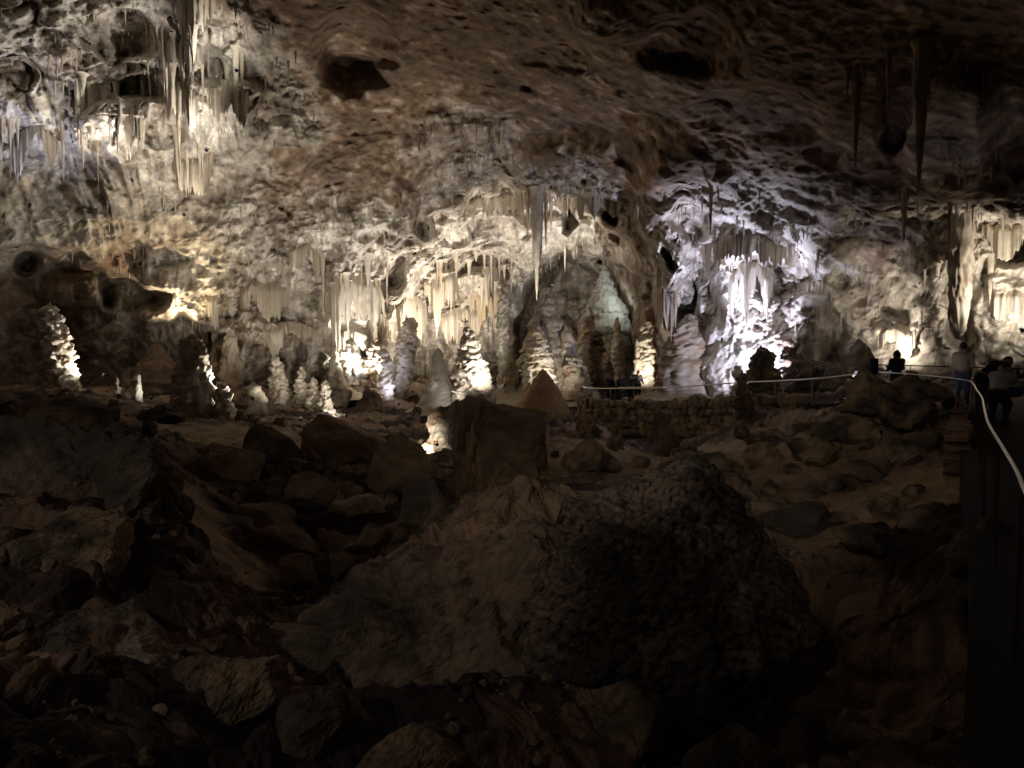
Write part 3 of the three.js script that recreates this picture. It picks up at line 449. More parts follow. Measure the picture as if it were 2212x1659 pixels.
const fringes = [
  [[[78, 84], [95, 92], [118, 104], [142, 122]], 20, 14, 60, 2.2, 0, 'stalactite in the lit drapery below the black hollow, upper left', 'drapery stalactites, upper left'],
  [[[140, 50], [170, 46], [196, 52]], 15, 14, 36, 2.0, 0, 'stalactite in the fluted bank right of the black hollows, top left', 'fluted bank stalactites, top left'],
  [[[202, 82], [225, 84], [246, 90]], 14, 16, 44, 1.9, 0, 'stalactite along the shaded hanging buttress, upper left', 'buttress stalactites, upper left'],
  [[[150, 95], [172, 86], [196, 96]], 14, 18, 40, 1.9, 0, 'stalactite above the bright niche, upper left', 'niche stalactites, upper left'],
  [[[176, 152], [190, 156], [206, 152]], 14, 24, 56, 1.9, 0, 'long stalactite below the bright niche, upper left', 'long stalactites below the niche'],
  [[[0, 130], [16, 120], [34, 128]], 10, 12, 36, 1.8, 0, 'stalactite at the left edge of the wall', 'left edge stalactites'],
  [[[468, 203], [500, 196], [540, 193], [600, 198], [644, 207]], 40, 7, 26, 1.5, 0, 'straw stalactite along the rim over the alcove', 'rim stalactites over the alcove'],
  [[[420, 282], [445, 270], [480, 262], [512, 268]], 22, 8, 24, 1.5, 0, 'stalactite on the arch left of the inner chamber', 'arch stalactites left of the chamber'],
  [[[396, 146], [430, 132], [470, 124], [500, 130]], 18, 8, 22, 1.2, 1, 'dim grey stalactite on the upper vault over the alcove', 'upper vault stalactites'],
  [[[318, 288], [345, 278], [372, 284], [392, 280]], 20, 14, 44, 1.9, 0, 'stalactite in the white flowstone curtain', 'white curtain stalactites'],
  [[[478, 296], [492, 292], [505, 296]], 14, 18, 40, 1.7, 0, 'stalactite beside the speckled column', 'speckled column stalactites'],
  [[[690, 240], [735, 236], [790, 250], [830, 258]], 20, 6, 20, 1.5, 1, 'brown stalactite on the blue white wall', 'brown stalactites over the blue white wall'],
  [[[984, 226], [1004, 222], [1024, 224]], 12, 6, 14, 1.9, 0, 'short stalactite at the right edge of the wall', 'right edge stalactites'],
  [[[846, 78], [870, 72], [904, 64]], 14, 10, 46, 1.4, 1, 'dark stalactite on the ceiling left of the big pendant', 'dark ceiling stalactites'],
  [[[655, 296], [668, 300], [678, 312]], 9, 16, 46, 1.7, 1, 'stalactite on the rib right of the alcove', 'rib stalactites right of the alcove'],
  [[[108, 264], [128, 262], [148, 268]], 12, 5, 11, 1.3, 1, 'short dark stalactite over the black window, left', 'black window stalactites'],
];
for (const [line, n, lo, hi, w, dark, label, group] of fringes) {
  const c = new THREE.CatmullRomCurve3(line.map(([x, y]) => new THREE.Vector3(x, y, 0)));
  let clump = 0.5;
  for (let i = 0; i < n; i++) { if (i % 4 === 0) clump = rr(0, 1); const p = c.getPoint(clamp(i % 3 ? clump + rr(-0.07, 0.07) : rnd())), py = p.y + rr(-9, 9), L = lo + (hi - lo) * Math.pow(rnd(), 2.6); hang(p.x, py, py + L, w * (0.4 + 1.5 * Math.pow(rnd(), 2)), label, dark, group, 0.3); }
}
// the great ones, each its own shape
function greatStalactite(px, top, tip, hw, o, label, pull = 0.3, name = 'stalactite', prof = [[0, 1.5], [0.05, 1.1], [0.3, 0.9], [0.6, 0.6], [0.85, 0.3], [1, 0.05]]) {
  const P = wallPoint(px, top), m = -P.z / FOC, low = P.y - (tip - top) * m; rootUp(P, pull, 1.2);
  const mesh = add(name, dripstone({ h: low - P.y, prof: prof.map(([t, r]) => [t, r * hw * m]), seg: 28, rings: 60, seed: px % 41, flute: 0.3, lump: 0.06, tone: PALE, tone2: OCHRE, mix: 0.2, ...o }), rockMat);
  mesh.position.copy(P); return tag(mesh, label, 'stalactite');
}
greatStalactite(537, 194, 300, 4.4, { mix: 0.05, seed: 9 }, 'longest stalactite, hanging down the middle of the alcove', 1.7);
greatStalactite(533, 194, 266, 2.2, { mix: 0.35 }, 'long tan stalactite at left of the longest one', 0.8);
greatStalactite(541, 195, 274, 2.2, {}, 'long pale stalactite at right of the longest one', 0.8);
greatStalactite(546, 196, 250, 2.0, { mix: 0.5 }, 'brown tapering stalactite two right of the longest one', 0.7);
greatStalactite(528, 194, 238, 1.9, {}, 'shorter stalactite two left of the longest one', 0.6);
greatStalactite(551, 197, 232, 1.8, {}, 'short stalactite three right of the longest one', 0.5);
greatStalactite(523, 195, 228, 1.6, { mix: 0.5 }, 'short brownish stalactite three left of the longest one', 0.5);
greatStalactite(565, 246, 272, 1.3, { mix: 0.3 }, 'thin lone stalactite right of the longest one', 0.4);
greatStalactite(574, 226, 259, 6, { mix: 0.0 }, 'white ragged wedge shaped stalactite below the black slot', 0.3);
greatStalactite(81, 84, 170, 2.8, {}, 'longest pale stalactite of the upper left drapery', 0.5);
greatStalactite(77, 86, 150, 2.4, {}, 'second long pale stalactite of the upper left drapery', 0.5);
greatStalactite(96, 100, 190, 1.6, { mix: 0.4 }, 'thin brown stalactite below the upper left drapery', 0.4);
greatStalactite(62, 120, 182, 1.8, { mix: 0.3 }, 'thin grey stalactite left of the upper left drapery', 0.4);
greatStalactite(143, 80, 142, 1.8, {}, 'lone stalactite hanging in front of the brown niche, upper left', 0.5);
greatStalactite(178, 92, 150, 3.0, { mix: 0.4 }, 'thick fluted stalactite beside the brown niche, upper left', 0.3);
greatStalactite(192, 0, 64, 6, { mix: 0.3 }, 'fluted ribbon running down from the top left of the ceiling', 0.4);
greatStalactite(961, 240, 338, 9.5, { seg: 48, flute: 0.4, tone2: BROWN, mix: 0.3 }, 'heavy fluted hanging column at right above the people', 1.1, 'stalactite', [[0, 1.0], [0.15, 1.05], [0.5, 0.9], [0.8, 0.8], [0.93, 0.6], [1, 0.2]]);
greatStalactite(991, 262, 306, 2.6, {}, 'thin stalactite right of the heavy hanging column', 0.6);
greatStalactite(950, 205, 262, 1.8, { mix: 0.5, tone: GREY }, 'thin grey stalactite left above the heavy hanging column', 0.6);
greatStalactite(905, 196, 245, 3.0, { tone: GREY, mix: 0.5 }, 'grey stalactite over the unlit recess, right', 0.5);
greatStalactite(922, 60, 196, 6.5, { tone: [0.3, 0.25, 0.19], mix: 0.4 }, 'long dim blade of rock along the left of the big pendant', 0.8, 'stalactite');
greatStalactite(857, 84, 172, 3.6, { tone: [0.26, 0.2, 0.16], mix: 0.5 }, 'longest dim stalactite left of the big pendant', 0.6);
greatStalactite(889, 62, 128, 2.6, { tone: [0.26, 0.2, 0.16], mix: 0.5 }, 'dim stalactite hanging before the dark arch, upper right', 0.6);
greatStalactite(676, 262, 328, 2.8, { tone: GREY, mix: 0.5 }, 'long brown stalactite on the rib right of the alcove', 0.4);
greatStalactite(711, 190, 238, 1.8, { tone: GREY, mix: 0.4 }, 'thin stalactite above the blue white wall, left part', 0.5);
greatStalactite(333, 300, 372, 2.2, { mix: 0 }, 'thin white column stalactite in front of the white curtain', 0.7);

// pleated curtains of flowstone: a ragged sheet hung along a ledge line
function curtain(line, len, label, tone = PALE, mix = 0.3, pull = 0.35) {
  const c = new THREE.CatmullRomCurve3(line.map(([x, y]) => new THREE.Vector3(x, y, 0))), n = Math.round(c.getLength() * 1.3), rows = 26, pos = [], col = [], idx = [], sd = line[0][0] * 0.37;
  const tops = [...Array(n + 1).keys()].map((i) => { const p = c.getPoint(i / n); return wallPoint(p.x, p.y); });
  for (let k = 0; k < 3; k++) for (let i = 1; i < n; i++) tops[i].lerp(tops[i - 1].clone().add(tops[i + 1]).multiplyScalar(0.5), 0.6);
  let s = 0;
  const ring = 2 * rows + 2;
  for (let i = 0; i <= n; i++) {
    const P = tops[i], m = -P.z / FOC, out = new THREE.Vector3(-P.x, 0, -P.z).normalize(); if (i) s += P.distanceTo(tops[i - 1]);
    const edge = Math.min(1, Math.min(i, n - i) / (n * 0.12)), L = len * m * (0.3 + 0.7 * edge) * clamp(0.62 + 0.9 * noise(s * 0.9 + sd, 2, 1) + 0.5 * Math.abs(noise(s * 3.2 + sd, 5, 1)) - 0.25 * Math.abs(noise(s * 7 + sd, 9, 1)), 0.12, 1.3);
    for (let f = 0; f < 2; f++) for (let j = 0; j <= rows; j++) {
      const t = (f ? rows - j : j) / rows, y = 0.3 - (L + 0.3) * t, pl = 0.20 * (1 - 2 * Math.abs(noise(s * 1.5 + sd, y * 0.12, 3))) + 0.12 * (1 - 2 * Math.abs(noise(s * 3.6 + sd, y * 0.15, 7))) + 0.05 * noise(s * 8 + sd, y * 0.4, 9);
      const o = pull * (0.25 + 0.75 * Math.min(1, t * 3)) * edge + pl * Math.min(1, t * 4) * (0.3 + 0.7 * edge) + 0.05 * noise(s * 2, y * 2.2, 4) - (f ? 0.14 * (1 - t) + 0.03 : 0) - 0.1;
      pos.push(P.x + out.x * o, P.y + y, P.z + out.z * o);
      const v = 0.55 * noise(s * 3.1 + sd, y * 0.15, 11) + 0.4 * noise(s * 1.1, y * 0.6, 21) + 0.3 * noise(s * 8, y * 0.3, 31), mm = clamp(mix + v), d = 1 + 0.16 * noise(s * 6, y * 5, 2);
      for (let q = 0; q < 3; q++) col.push(lerp(tone[q], [0.40, 0.31, 0.21][q], mm) * d);
    }
  }
  for (let i = 0; i < n; i++) for (let j = 0; j < ring; j++) { const a = i * ring + j, b = i * ring + (j + 1) % ring; idx.push(a, b, a + ring, b, b + ring, a + ring); }
  const g = new THREE.BufferGeometry(); g.setAttribute('position', new THREE.Float32BufferAttribute(pos, 3)); g.setAttribute('color', new THREE.Float32BufferAttribute(col, 3)); g.setIndex(idx); g.computeVertexNormals();
  return tag(add('flowstone_curtain', g, rockMat), label, 'flowstone curtain');
}
curtain([[74, 82], [95, 90], [118, 102], [144, 122]], 52, 'bright pleated flowstone curtain under the black hollow, upper left');
curtain([[146, 48], [172, 44], [202, 52]], 34, 'fluted flowstone curtain right of the black hollows, top left', GREY);
curtain([[203, 84], [226, 86], [250, 94]], 46, 'shaded flowstone curtain on the hanging buttress, upper left', GREY, 0.4);
curtain([[158, 92], [178, 88], [200, 98]], 44, 'flowstone curtain over the bright niche, upper left');
curtain([[176, 0], [196, -4], [216, 2]], 52, 'long flowstone ribbon coming down from the top of the picture, left', PALE, 0.2);
curtain([[8, 140], [30, 128], [58, 138]], 40, 'grey flowstone curtain near the left edge', GREY);
curtain([[172, 158], [196, 160], [214, 152]], 46, 'flowstone curtain below the bright niche, upper left', GREY, 0.4);
curtain([[322, 290], [350, 278], [394, 284]], 62, 'widest white flowstone curtain left of the alcove', PALE, 0.2);
curtain([[340, 338], [356, 332], [378, 338]], 30, 'lower bright curtain under the widest white one', PALE, 0.1);
curtain([[424, 286], [460, 272], [512, 270]], 46, 'cream flowstone curtain on the alcove wall left of the chamber', PALE, 0.25);
curtain([[440, 318], [462, 310], [486, 316]], 36, 'low cream curtain inside the alcove behind the bright tiered stalagmite', PALE, 0.3);
curtain([[476, 292], [492, 288], [510, 294]], 44, 'tan flowstone curtain beside the speckled column', [0.5, 0.4, 0.27], 0.4);
curtain([[466, 206], [500, 197], [532, 196]], 24, 'flowstone fringe along the left of the alcove rim', PALE, 0.35);
curtain([[552, 200], [600, 199], [646, 210]], 20, 'flowstone fringe along the right of the alcove rim', GREY, 0.4);
curtain([[652, 292], [668, 298], [682, 316]], 50, 'brown flowstone curtain on the rib right of the alcove', GREY, 0.5);
curtain([[700, 246], [740, 238], [800, 252]], 30, 'brown flowstone curtain across the top of the blue white wall', GREY, 0.55);
curtain([[728, 276], [750, 262], [776, 280]], 58, 'spreading flowstone apron in the middle of the blue white wall', PALE, 0.15);
curtain([[792, 292], [815, 286], [836, 296]], 34, 'dim flowstone curtain at right of the blue white wall', PALE, 0.35);
curtain([[878, 336], [896, 330], [918, 338]], 24, 'lit short flowstone curtain behind the person with the hat', PALE, 0.15);
curtain([[982, 232], [1002, 226], [1024, 228]], 34, 'lit flowstone curtain at the right edge, upper', PALE, 0.2);
curtain([[990, 300], [1006, 296], [1024, 300]], 34, 'lit flowstone curtain at the right edge, lower', PALE, 0.2);
curtain([[236, 292], [262, 284], [292, 292]], 42, 'grey flowstone curtain on the wall between yellow patch and white curtain', PALE, 0.35);
curtain([[262, 334], [292, 326], [322, 336]], 36, 'low flowstone curtain behind the small spiky group', PALE, 0.3);
curtain([[204, 302], [220, 296], [236, 304]], 34, 'pale flowstone curtain right of the yellow patch', PALE, 0.3);
curtain([[396, 306], [410, 298], [428, 306]], 50, 'flowstone curtain behind the rough bulging column', PALE, 0.25);
curtain([[286, 254], [304, 248], [322, 256]], 26, 'short flowstone curtain above the white curtain, left', PALE, 0.3, 0.25);
{ // the finest straws under every ledge: far too many to count
  const n = wallGeo.attributes.normal.array, p = wallGeo.attributes.position.array, spots = [], r = rng(9);
  for (let j = 30; j < NP - 50; j++) for (let i = 60; i < NT - 60; i++) {
    const k = j * NT + i; let ny = n[k * 3 + 1]; const inward = -(n[k * 3] * (p[k * 3] - HUB.x) + ny * (p[k * 3 + 1] - HUB.y) + n[k * 3 + 2] * (p[k * 3 + 2] - HUB.z)); if (inward < 0) ny = -ny;
    if (ny < -0.45 && wallCoat[k] > 0.25 && r() < 0.05 * wallCoat[k] * clamp(0.3 + 2 * noise(p[k * 3] * 0.5, 3, p[k * 3 + 2] * 0.5))) spots.push(k);
  }
  const m = new THREE.InstancedMesh(dripstone({ h: -1, prof: [[0, 0.06], [0.3, 0.04], [0.7, 0.024], [1, 0.005]], seg: 6, rings: 5, seed: 4, lump: 0.01, mix: 0.3 }), rockMat, spots.length), M = new THREE.Matrix4(), q = new THREE.Quaternion();
  spots.forEach((k, i) => { const L = 0.12 + 0.8 * Math.pow(r(), 3), w = 0.5 + r() * 0.9; M.compose(new THREE.Vector3(p[k * 3], p[k * 3 + 1] + 0.04, p[k * 3 + 2]), q, new THREE.Vector3(w, L, w)); m.setMatrixAt(i, M); m.setColorAt(i, lin(1, 1, 1).multiplyScalar(0.45 + 0.55 * wallCoat[k])); });
  m.name = 'soda_straws'; m.userData.kind = 'stuff'; tag(m, 'countless fine straw stalactites fringing every ledge of the cave wall', 'soda straws'); scene.add(shade(m));
}

// ================================================================== BOULDERS
// a rock cut by planes, half sizes given; weathered by noise
function rockGeo({ size, seed, planes = 12, seg = 38, hlo = 0.6, rough = 0.05, knob = 0, crease = true, cell = 0.1, tone = BROWN, tone2 = DARK, mix = 0.4, blunt = 0.0, tex = 0.7 }) {
  const r = rng(seed * 101 + 7), P = [];
  for (let i = 0; i < planes; i++) { const v = new THREE.Vector3(r() - 0.5, r() - 0.5, r() - 0.5).normalize(); P.push([v, hlo + (0.94 - hlo) * r()]); }
  const pos = [], col = [], uv = [], idx = [], rows = Math.round(seg * 0.62), d = new THREE.Vector3(), sx = seed * 3.7;
  for (let j = 0; j <= rows; j++) for (let i = 0; i <= seg; i++) {
    const a = (i % seg) / seg * Math.PI * 2, b = (j / rows - 0.5) * Math.PI; d.set(Math.cos(a) * Math.cos(b), Math.sin(b), Math.sin(a) * Math.cos(b));
    let k = 1.25; for (const [v, h] of P) { const c = d.dot(v); if (c > 0.05) k = Math.min(k, h / c); }
    k = lerp(k, 0.9, blunt);
    let x = d.x * k * size[0], y = d.y * k * size[1], z = d.z * k * size[2];
    const n = rough * (fbm(x * 1.3 + sx, y * 1.3, z * 1.3, 4)) * 1.6 + (knob ? knob * (knobs(x / cell + sx, y / cell, z / cell) + 0.45 * knobs(x / cell * 2.3, y / cell * 2.3 + sx, z / cell * 2.3) - 0.4) * clamp(0.6 + 1.8 * noise(x * 1.1 + sx, y * 1.1, z * 1.1), 0.12, 1) : 0);
    x += d.x * n; y += d.y * n; z += d.z * n; pos.push(x, y, z); uv.push((x + 0.6 * z) * tex, (y - 0.7 * z) * tex);
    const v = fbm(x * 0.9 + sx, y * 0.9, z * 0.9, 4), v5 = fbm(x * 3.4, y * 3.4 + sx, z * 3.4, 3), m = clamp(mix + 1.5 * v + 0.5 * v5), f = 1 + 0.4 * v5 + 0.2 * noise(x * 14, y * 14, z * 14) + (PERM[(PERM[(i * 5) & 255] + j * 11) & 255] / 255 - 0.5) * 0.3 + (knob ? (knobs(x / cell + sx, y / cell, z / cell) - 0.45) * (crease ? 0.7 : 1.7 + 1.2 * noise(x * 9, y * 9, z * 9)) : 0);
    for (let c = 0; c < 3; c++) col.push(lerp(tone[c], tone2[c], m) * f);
  }
  for (let j = 0; j < rows; j++) for (let i = 0; i < seg; i++) { const a = j * (seg + 1) + i, b = a + 1, c = a + seg + 1, e = c + 1; idx.push(a, c, b, b, c, e); }
  let g = new THREE.BufferGeometry(); g.setAttribute('position', new THREE.Float32BufferAttribute(pos, 3)); g.setAttribute('color', new THREE.Float32BufferAttribute(col, 3)); g.setAttribute('uv', new THREE.Float32BufferAttribute(uv, 2)); g.setIndex(idx); g.computeVertexNormals();
  if (crease) return toCreasedNormals(g, 0.45);
  const nn = g.attributes.normal; for (let j = 0; j <= rows; j++) { const a = j * (seg + 1), b = a + seg; nn.setXYZ(b, nn.getX(a), nn.getY(a), nn.getZ(a)); }
  return g;
}
function floorHit(px, py) { const s = sight(px, py), n = Math.hypot(...s), p = new THREE.Vector3(); for (let t = 3; t < 70; t += 0.12) { p.set(s[0] / n * t, EYE + s[1] / n * t, s[2] / n * t); if (p.y < fy(p.x, p.z)) return p; } return p; }
const SLAB = [0.29, 0.205, 0.13];
function boulder(px, py, d, hw, hh, deep, turn, tilt, o, label, name = 'boulder', category = 'boulder') {
  if (d > 7.5 && !o.keep) { const h = floorHit(px, py + hh * 0.55); d = clamp(-h.z, d * 0.7, d * 1.35); }
  const m = d / FOC, P = at(px, py, d), g = rockGeo({ size: [hw * m * 1.1, hh * m * 1.1, deep], seed: px + py, ...o });
  const b = add(name, g, nearRockMat); b.position.copy(P); b.rotation.set(0, turn, tilt, 'YXZ');
  const low = P.y - hh * m * 0.7, f = fy(P.x, P.z); if (low > f + 0.1) b.position.y -= Math.min(low - f - 0.05, hh * m * 0.6);   // rests on the floor
  return tag(b, label, category);
}
const slab = { planes: 11, rough: 0.05, tone: SLAB, tone2: BROWN, mix: 0.3 };
boulder(338, 446, 22, 44, 26, 1.0, 0.4, -0.35, { ...slab, seg: 70 }, 'biggest angular slab leaning left of the square block');
boulder(400, 476, 20, 34, 34, 0.9, 0.2, -0.85, { ...slab, seg: 64, rough: 0.08 }, 'steep slab sloping down right of the biggest slab');
boulder(424, 514, 15.5, 27, 25, 0.5, 0.5, -0.3, { ...slab, tone2: DARK, mix: 0.6, seg: 60 }, 'dark pointed block at the valley bottom, right');
boulder(236, 462, 18, 31, 16, 0.7, -0.2, -0.12, { ...slab, seg: 60 }, 'flat topped long slab left in the valley');
boulder(306, 490, 17, 23, 20, 0.5, 0.5, -0.25, { ...slab }, 'wedge slab below the biggest slab');
boulder(264, 512, 14.5, 25, 12, 0.5, 0.2, -0.1, { ...slab }, 'thin slab beside the silt gully');
boulder(286, 542, 13.4, 30, 16, 0.5, 0.3, -0.22, { ...slab, seg: 60 }, 'long slab above the chunky block at gully end');
boulder(297, 576, 12, 19, 16, 0.35, 0.6, -0.1, { ...slab }, 'chunky block at the lower end of the gully');
boulder(352, 510, 15.6, 24, 14, 0.5, -0.3, 0.1, { ...slab, rough: 0.1 }, 'rounded rock in the middle of the valley');
boulder(365, 546, 13.2, 24, 14, 0.4, 0.1, -0.1, { ...slab, rough: 0.12, tone2: DARK }, 'rubbly low rock at valley bottom, left of the dark block');
boulder(340, 565, 12.4, 16, 10, 0.3, 0.8, 0.15, { ...slab, rough: 0.1 }, 'small rubbly rock near the crest of the ridge');
boulder(270, 448, 21, 22, 18, 0.6, 0.5, -0.5, { ...slab, tone2: DARK, mix: 0.5 }, 'dark tilted rock left of the biggest slab');
boulder(160, 417, 24, 16, 11, 0.6, 0, 0, { tone: DARK, rough: 0.1, knob: 0.06, cell: 0.2 }, 'dark knobby rock on the left ridge');
boulder(150, 432, 21, 10, 8, 0.4, 0.5, 0.2, { tone: DARK, rough: 0.1, knob: 0.06, cell: 0.2 }, 'small dark rock under the dark knobby rock');
boulder(212, 404, 29, 14, 11, 0.6, 0.2, 0, { tone: DARK, tone2: BROWN, rough: 0.12, knob: 0.05, cell: 0.2 }, 'dark lump at the foot of the big left stalagmite');
boulder(240, 407, 28, 16, 8, 0.6, 0.2, -0.3, { tone: DARK, tone2: BROWN, rough: 0.12 }, 'dark sloping lump right of the big left stalagmite');
boulder(82, 424, 15, 40, 26, 1.0, 0.2, -0.2, { tone: DARK, tone2: BROWN, rough: 0.12, seg: 60, mix: 0.2 }, 'black hump forming the left skyline of the foreground');
boulder(388, 450, 27, 30, 14, 0.9, 0, -0.4, { tone: BROWN, tone2: DARK, rough: 0.14, knob: 0.05, cell: 0.25, seg: 60 }, 'rough bank above the steep slab');
boulder(410, 452, 29, 9, 10, 0.3, 0.4, 0.2, { tone: BROWN, rough: 0.1, knob: 0.1, cell: 0.18, tone2: PALE, mix: 0.5 }, 'knobby rock catching light in the gully left of the square block');
boulder(448, 432, 30, 20, 32, 0.8, 0.3, 0.25, { tone: GREY, tone2: BROWN, rough: 0.18, knob: 0.06, cell: 0.25, seg: 60, mix: 0.4 }, 'grey rough bank below the smooth grey stalagmite');
boulder(476, 412, 38, 15, 12, 0.7, 0.3, 0.1, { tone: GREY, tone2: BROWN, rough: 0.12, knob: 0.08, cell: 0.3 }, 'pale rough rock in front of the bright tiered stalagmite');
boulder(368, 402, 42, 12, 14, 0.6, 0.3, 0.3, { tone: DARK, tone2: BROWN, rough: 0.14, knob: 0.08, cell: 0.3 }, 'dark brown rock below the slim white stalagmite');
boulder(340, 398, 41, 10, 14, 0.6, 0.8, 0.2, { tone: BROWN, tone2: DARK, rough: 0.14, knob: 0.08, cell: 0.3 }, 'brown upright rock right of the spiky group');
// right side
boulder(588, 432, 27, 13, 10, 0.4, 0, 0.1, { tone: DARK, tone2: BROWN, rough: 0.12, knob: 0.05, cell: 0.2 }, 'dark jagged rock on the slope right of the square block');
boulder(594, 462, 20.5, 20, 16, 0.5, 0.3, 0, { tone: DARK, tone2: BROWN, rough: 0.1, knob: 0.05, cell: 0.18 }, 'dark rounded rock above the popcorn boulder, left');
boulder(552, 484, 17, 11, 10, 0.3, 0.6, 0, { tone: DARK, tone2: BROWN, rough: 0.08, knob: 0.05, cell: 0.14 }, 'small dark rock at left shoulder of the popcorn boulder');
boulder(700, 468, 19, 34, 16, 0.8, 0.1, -0.1, { tone: DARK, tone2: BROWN, rough: 0.14, knob: 0.06, cell: 0.2, seg: 60 }, 'broad dark rock behind the popcorn boulder');
boulder(726, 488, 15.5, 36, 20, 0.6, 0.5, 0.1, { tone: DARK, tone2: BROWN, rough: 0.14, knob: 0.06, cell: 0.16, seg: 60 }, 'dark craggy rock at right shoulder of the popcorn boulder');
boulder(770, 442, 21, 24, 9, 0.6, 0, 0, { tone: DARK, tone2: BROWN, rough: 0.12, knob: 0.05, cell: 0.2 }, 'low dark rock on the right silt slope');
boulder(846, 432, 20, 22, 16, 0.6, 0.3, 0, { tone: DARK, tone2: BROWN, rough: 0.12, knob: 0.06, cell: 0.2 }, 'dark peaked rock in the middle of the right silt slope');
boulder(895, 422, 18.5, 12, 11, 0.3, 0, 0.1, { tone: DARK, tone2: BROWN, rough: 0.06, knob: 0.04, cell: 0.14 }, 'small dark rock alone on the right silt slope');
boulder(820, 452, 18.5, 26, 12, 0.6, 0.6, 0, { tone: DARK, tone2: BROWN, rough: 0.14, knob: 0.06, cell: 0.2 }, 'dark broken rock below the peaked rock');
boulder(860, 470, 15.5, 15, 8, 0.4, 0, 0, { tone: BROWN, tone2: DARK, rough: 0.1 }, 'low brown rock on the lower right silt');
boulder(925, 438, 15.5, 14, 8, 0.4, 0, 0, { tone: BROWN, tone2: DARK, rough: 0.1 }, 'low brown rock below the stone parapet');
boulder(797, 523, 12, 26, 22, 0.4, 0.3, -0.15, { tone: BROWN, tone2: DARK, rough: 0.05, planes: 16, seg: 60 }, 'rounded boulder right of the popcorn boulder');
boulder(768, 510, 12.6, 15, 10, 0.3, 0.5, -0.5, { tone: SLAB, rough: 0.05 }, 'tilted slab leaning on the rounded boulder');
boulder(890, 508, 12, 14, 12, 0.3, 0, 0, { tone: DARK, tone2: BROWN, rough: 0.08, knob: 0.03, cell: 0.1 }, 'dark rock on the lower right silt slope');
boulder(868, 540, 10.4, 20, 14, 0.35, 0.4, 0.1, { tone: DARK, tone2: BROWN, rough: 0.1 }, 'dark flat rock below the right silt slope');
boulder(940, 520, 9.4, 30, 16, 0.4, 0.4, 0.1, { tone: DARK, tone2: BROWN, rough: 0.1 }, 'dark rock under the path wall, lower right');
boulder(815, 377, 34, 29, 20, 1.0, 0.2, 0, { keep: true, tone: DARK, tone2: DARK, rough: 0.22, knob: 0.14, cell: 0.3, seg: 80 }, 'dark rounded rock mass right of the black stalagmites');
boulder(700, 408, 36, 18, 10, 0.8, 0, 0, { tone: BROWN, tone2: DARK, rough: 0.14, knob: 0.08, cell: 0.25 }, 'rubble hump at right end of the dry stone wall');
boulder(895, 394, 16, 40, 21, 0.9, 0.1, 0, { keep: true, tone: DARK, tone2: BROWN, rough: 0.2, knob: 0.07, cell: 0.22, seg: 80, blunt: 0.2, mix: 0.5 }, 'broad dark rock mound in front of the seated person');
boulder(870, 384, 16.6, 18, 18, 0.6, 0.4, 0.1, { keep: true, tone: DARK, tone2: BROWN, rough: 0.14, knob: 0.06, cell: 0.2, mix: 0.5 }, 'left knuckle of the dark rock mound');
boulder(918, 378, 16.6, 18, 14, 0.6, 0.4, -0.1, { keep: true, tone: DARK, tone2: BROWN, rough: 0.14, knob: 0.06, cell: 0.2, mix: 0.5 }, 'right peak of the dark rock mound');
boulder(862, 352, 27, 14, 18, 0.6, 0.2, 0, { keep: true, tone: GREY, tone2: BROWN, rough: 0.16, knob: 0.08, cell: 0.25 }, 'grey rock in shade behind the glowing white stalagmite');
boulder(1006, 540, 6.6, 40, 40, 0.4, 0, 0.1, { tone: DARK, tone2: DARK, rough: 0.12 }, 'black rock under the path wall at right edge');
for (const [px, py, w] of [[690, 446, 10], [742, 428, 12], [758, 460, 16], [790, 470, 9], [812, 428, 10], [868, 446, 9], [905, 452, 13], [935, 462, 10], [835, 488, 13], [880, 482, 8], [915, 490, 12], [770, 486, 12], [745, 506, 16], [836, 520, 15], [905, 540, 18], [860, 575, 20], [930, 570, 16], [815, 560, 14], [820, 590, 16], [640, 484, 14], [615, 440, 9], [640, 462, 12], [680, 456, 12], [570, 462, 8], [536, 492, 9], [960, 450, 9], [705, 500, 14]])
  boulder(px, py, 16, w, w * rr(0.5, 0.9), 0.3 * rr(0.6, 1.4), rr(0, 3), rr(-0.3, 0.3), { tone: DARK, tone2: BROWN, rough: 0.1, knob: 0.05, cell: 0.16, seg: 36, mix: rr(0.2, 0.6) }, 'dark jagged rock lying on the right silt slope').userData.group = 'dark rocks scattered over the right silt slope';
// near ones
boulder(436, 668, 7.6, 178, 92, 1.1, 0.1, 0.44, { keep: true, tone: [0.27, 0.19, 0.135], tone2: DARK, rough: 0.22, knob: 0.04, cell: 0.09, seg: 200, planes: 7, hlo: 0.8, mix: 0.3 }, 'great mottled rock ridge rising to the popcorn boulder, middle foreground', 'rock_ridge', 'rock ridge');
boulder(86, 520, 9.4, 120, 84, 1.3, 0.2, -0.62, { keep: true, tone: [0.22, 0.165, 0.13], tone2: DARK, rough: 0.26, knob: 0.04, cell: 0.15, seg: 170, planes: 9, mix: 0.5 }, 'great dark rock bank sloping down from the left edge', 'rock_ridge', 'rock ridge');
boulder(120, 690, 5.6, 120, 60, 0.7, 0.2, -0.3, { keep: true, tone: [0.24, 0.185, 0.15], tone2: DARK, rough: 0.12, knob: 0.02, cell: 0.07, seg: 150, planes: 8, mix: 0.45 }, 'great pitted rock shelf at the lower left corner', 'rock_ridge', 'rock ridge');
boulder(420, 756, 4.6, 56, 30, 0.35, 0.3, 0, { tone: DARK, tone2: BROWN, rough: 0.05, knob: 0.015, cell: 0.05, seg: 90, blunt: 0.4 }, 'rounded brown rock at the bottom edge, left of centre');
boulder(610, 730, 5.2, 70, 42, 0.4, 0.6, 0.2, { tone: BROWN, tone2: DARK, rough: 0.06, knob: 0.02, cell: 0.06, seg: 90 }, 'craggy brown rock at the bottom edge under the popcorn boulder');
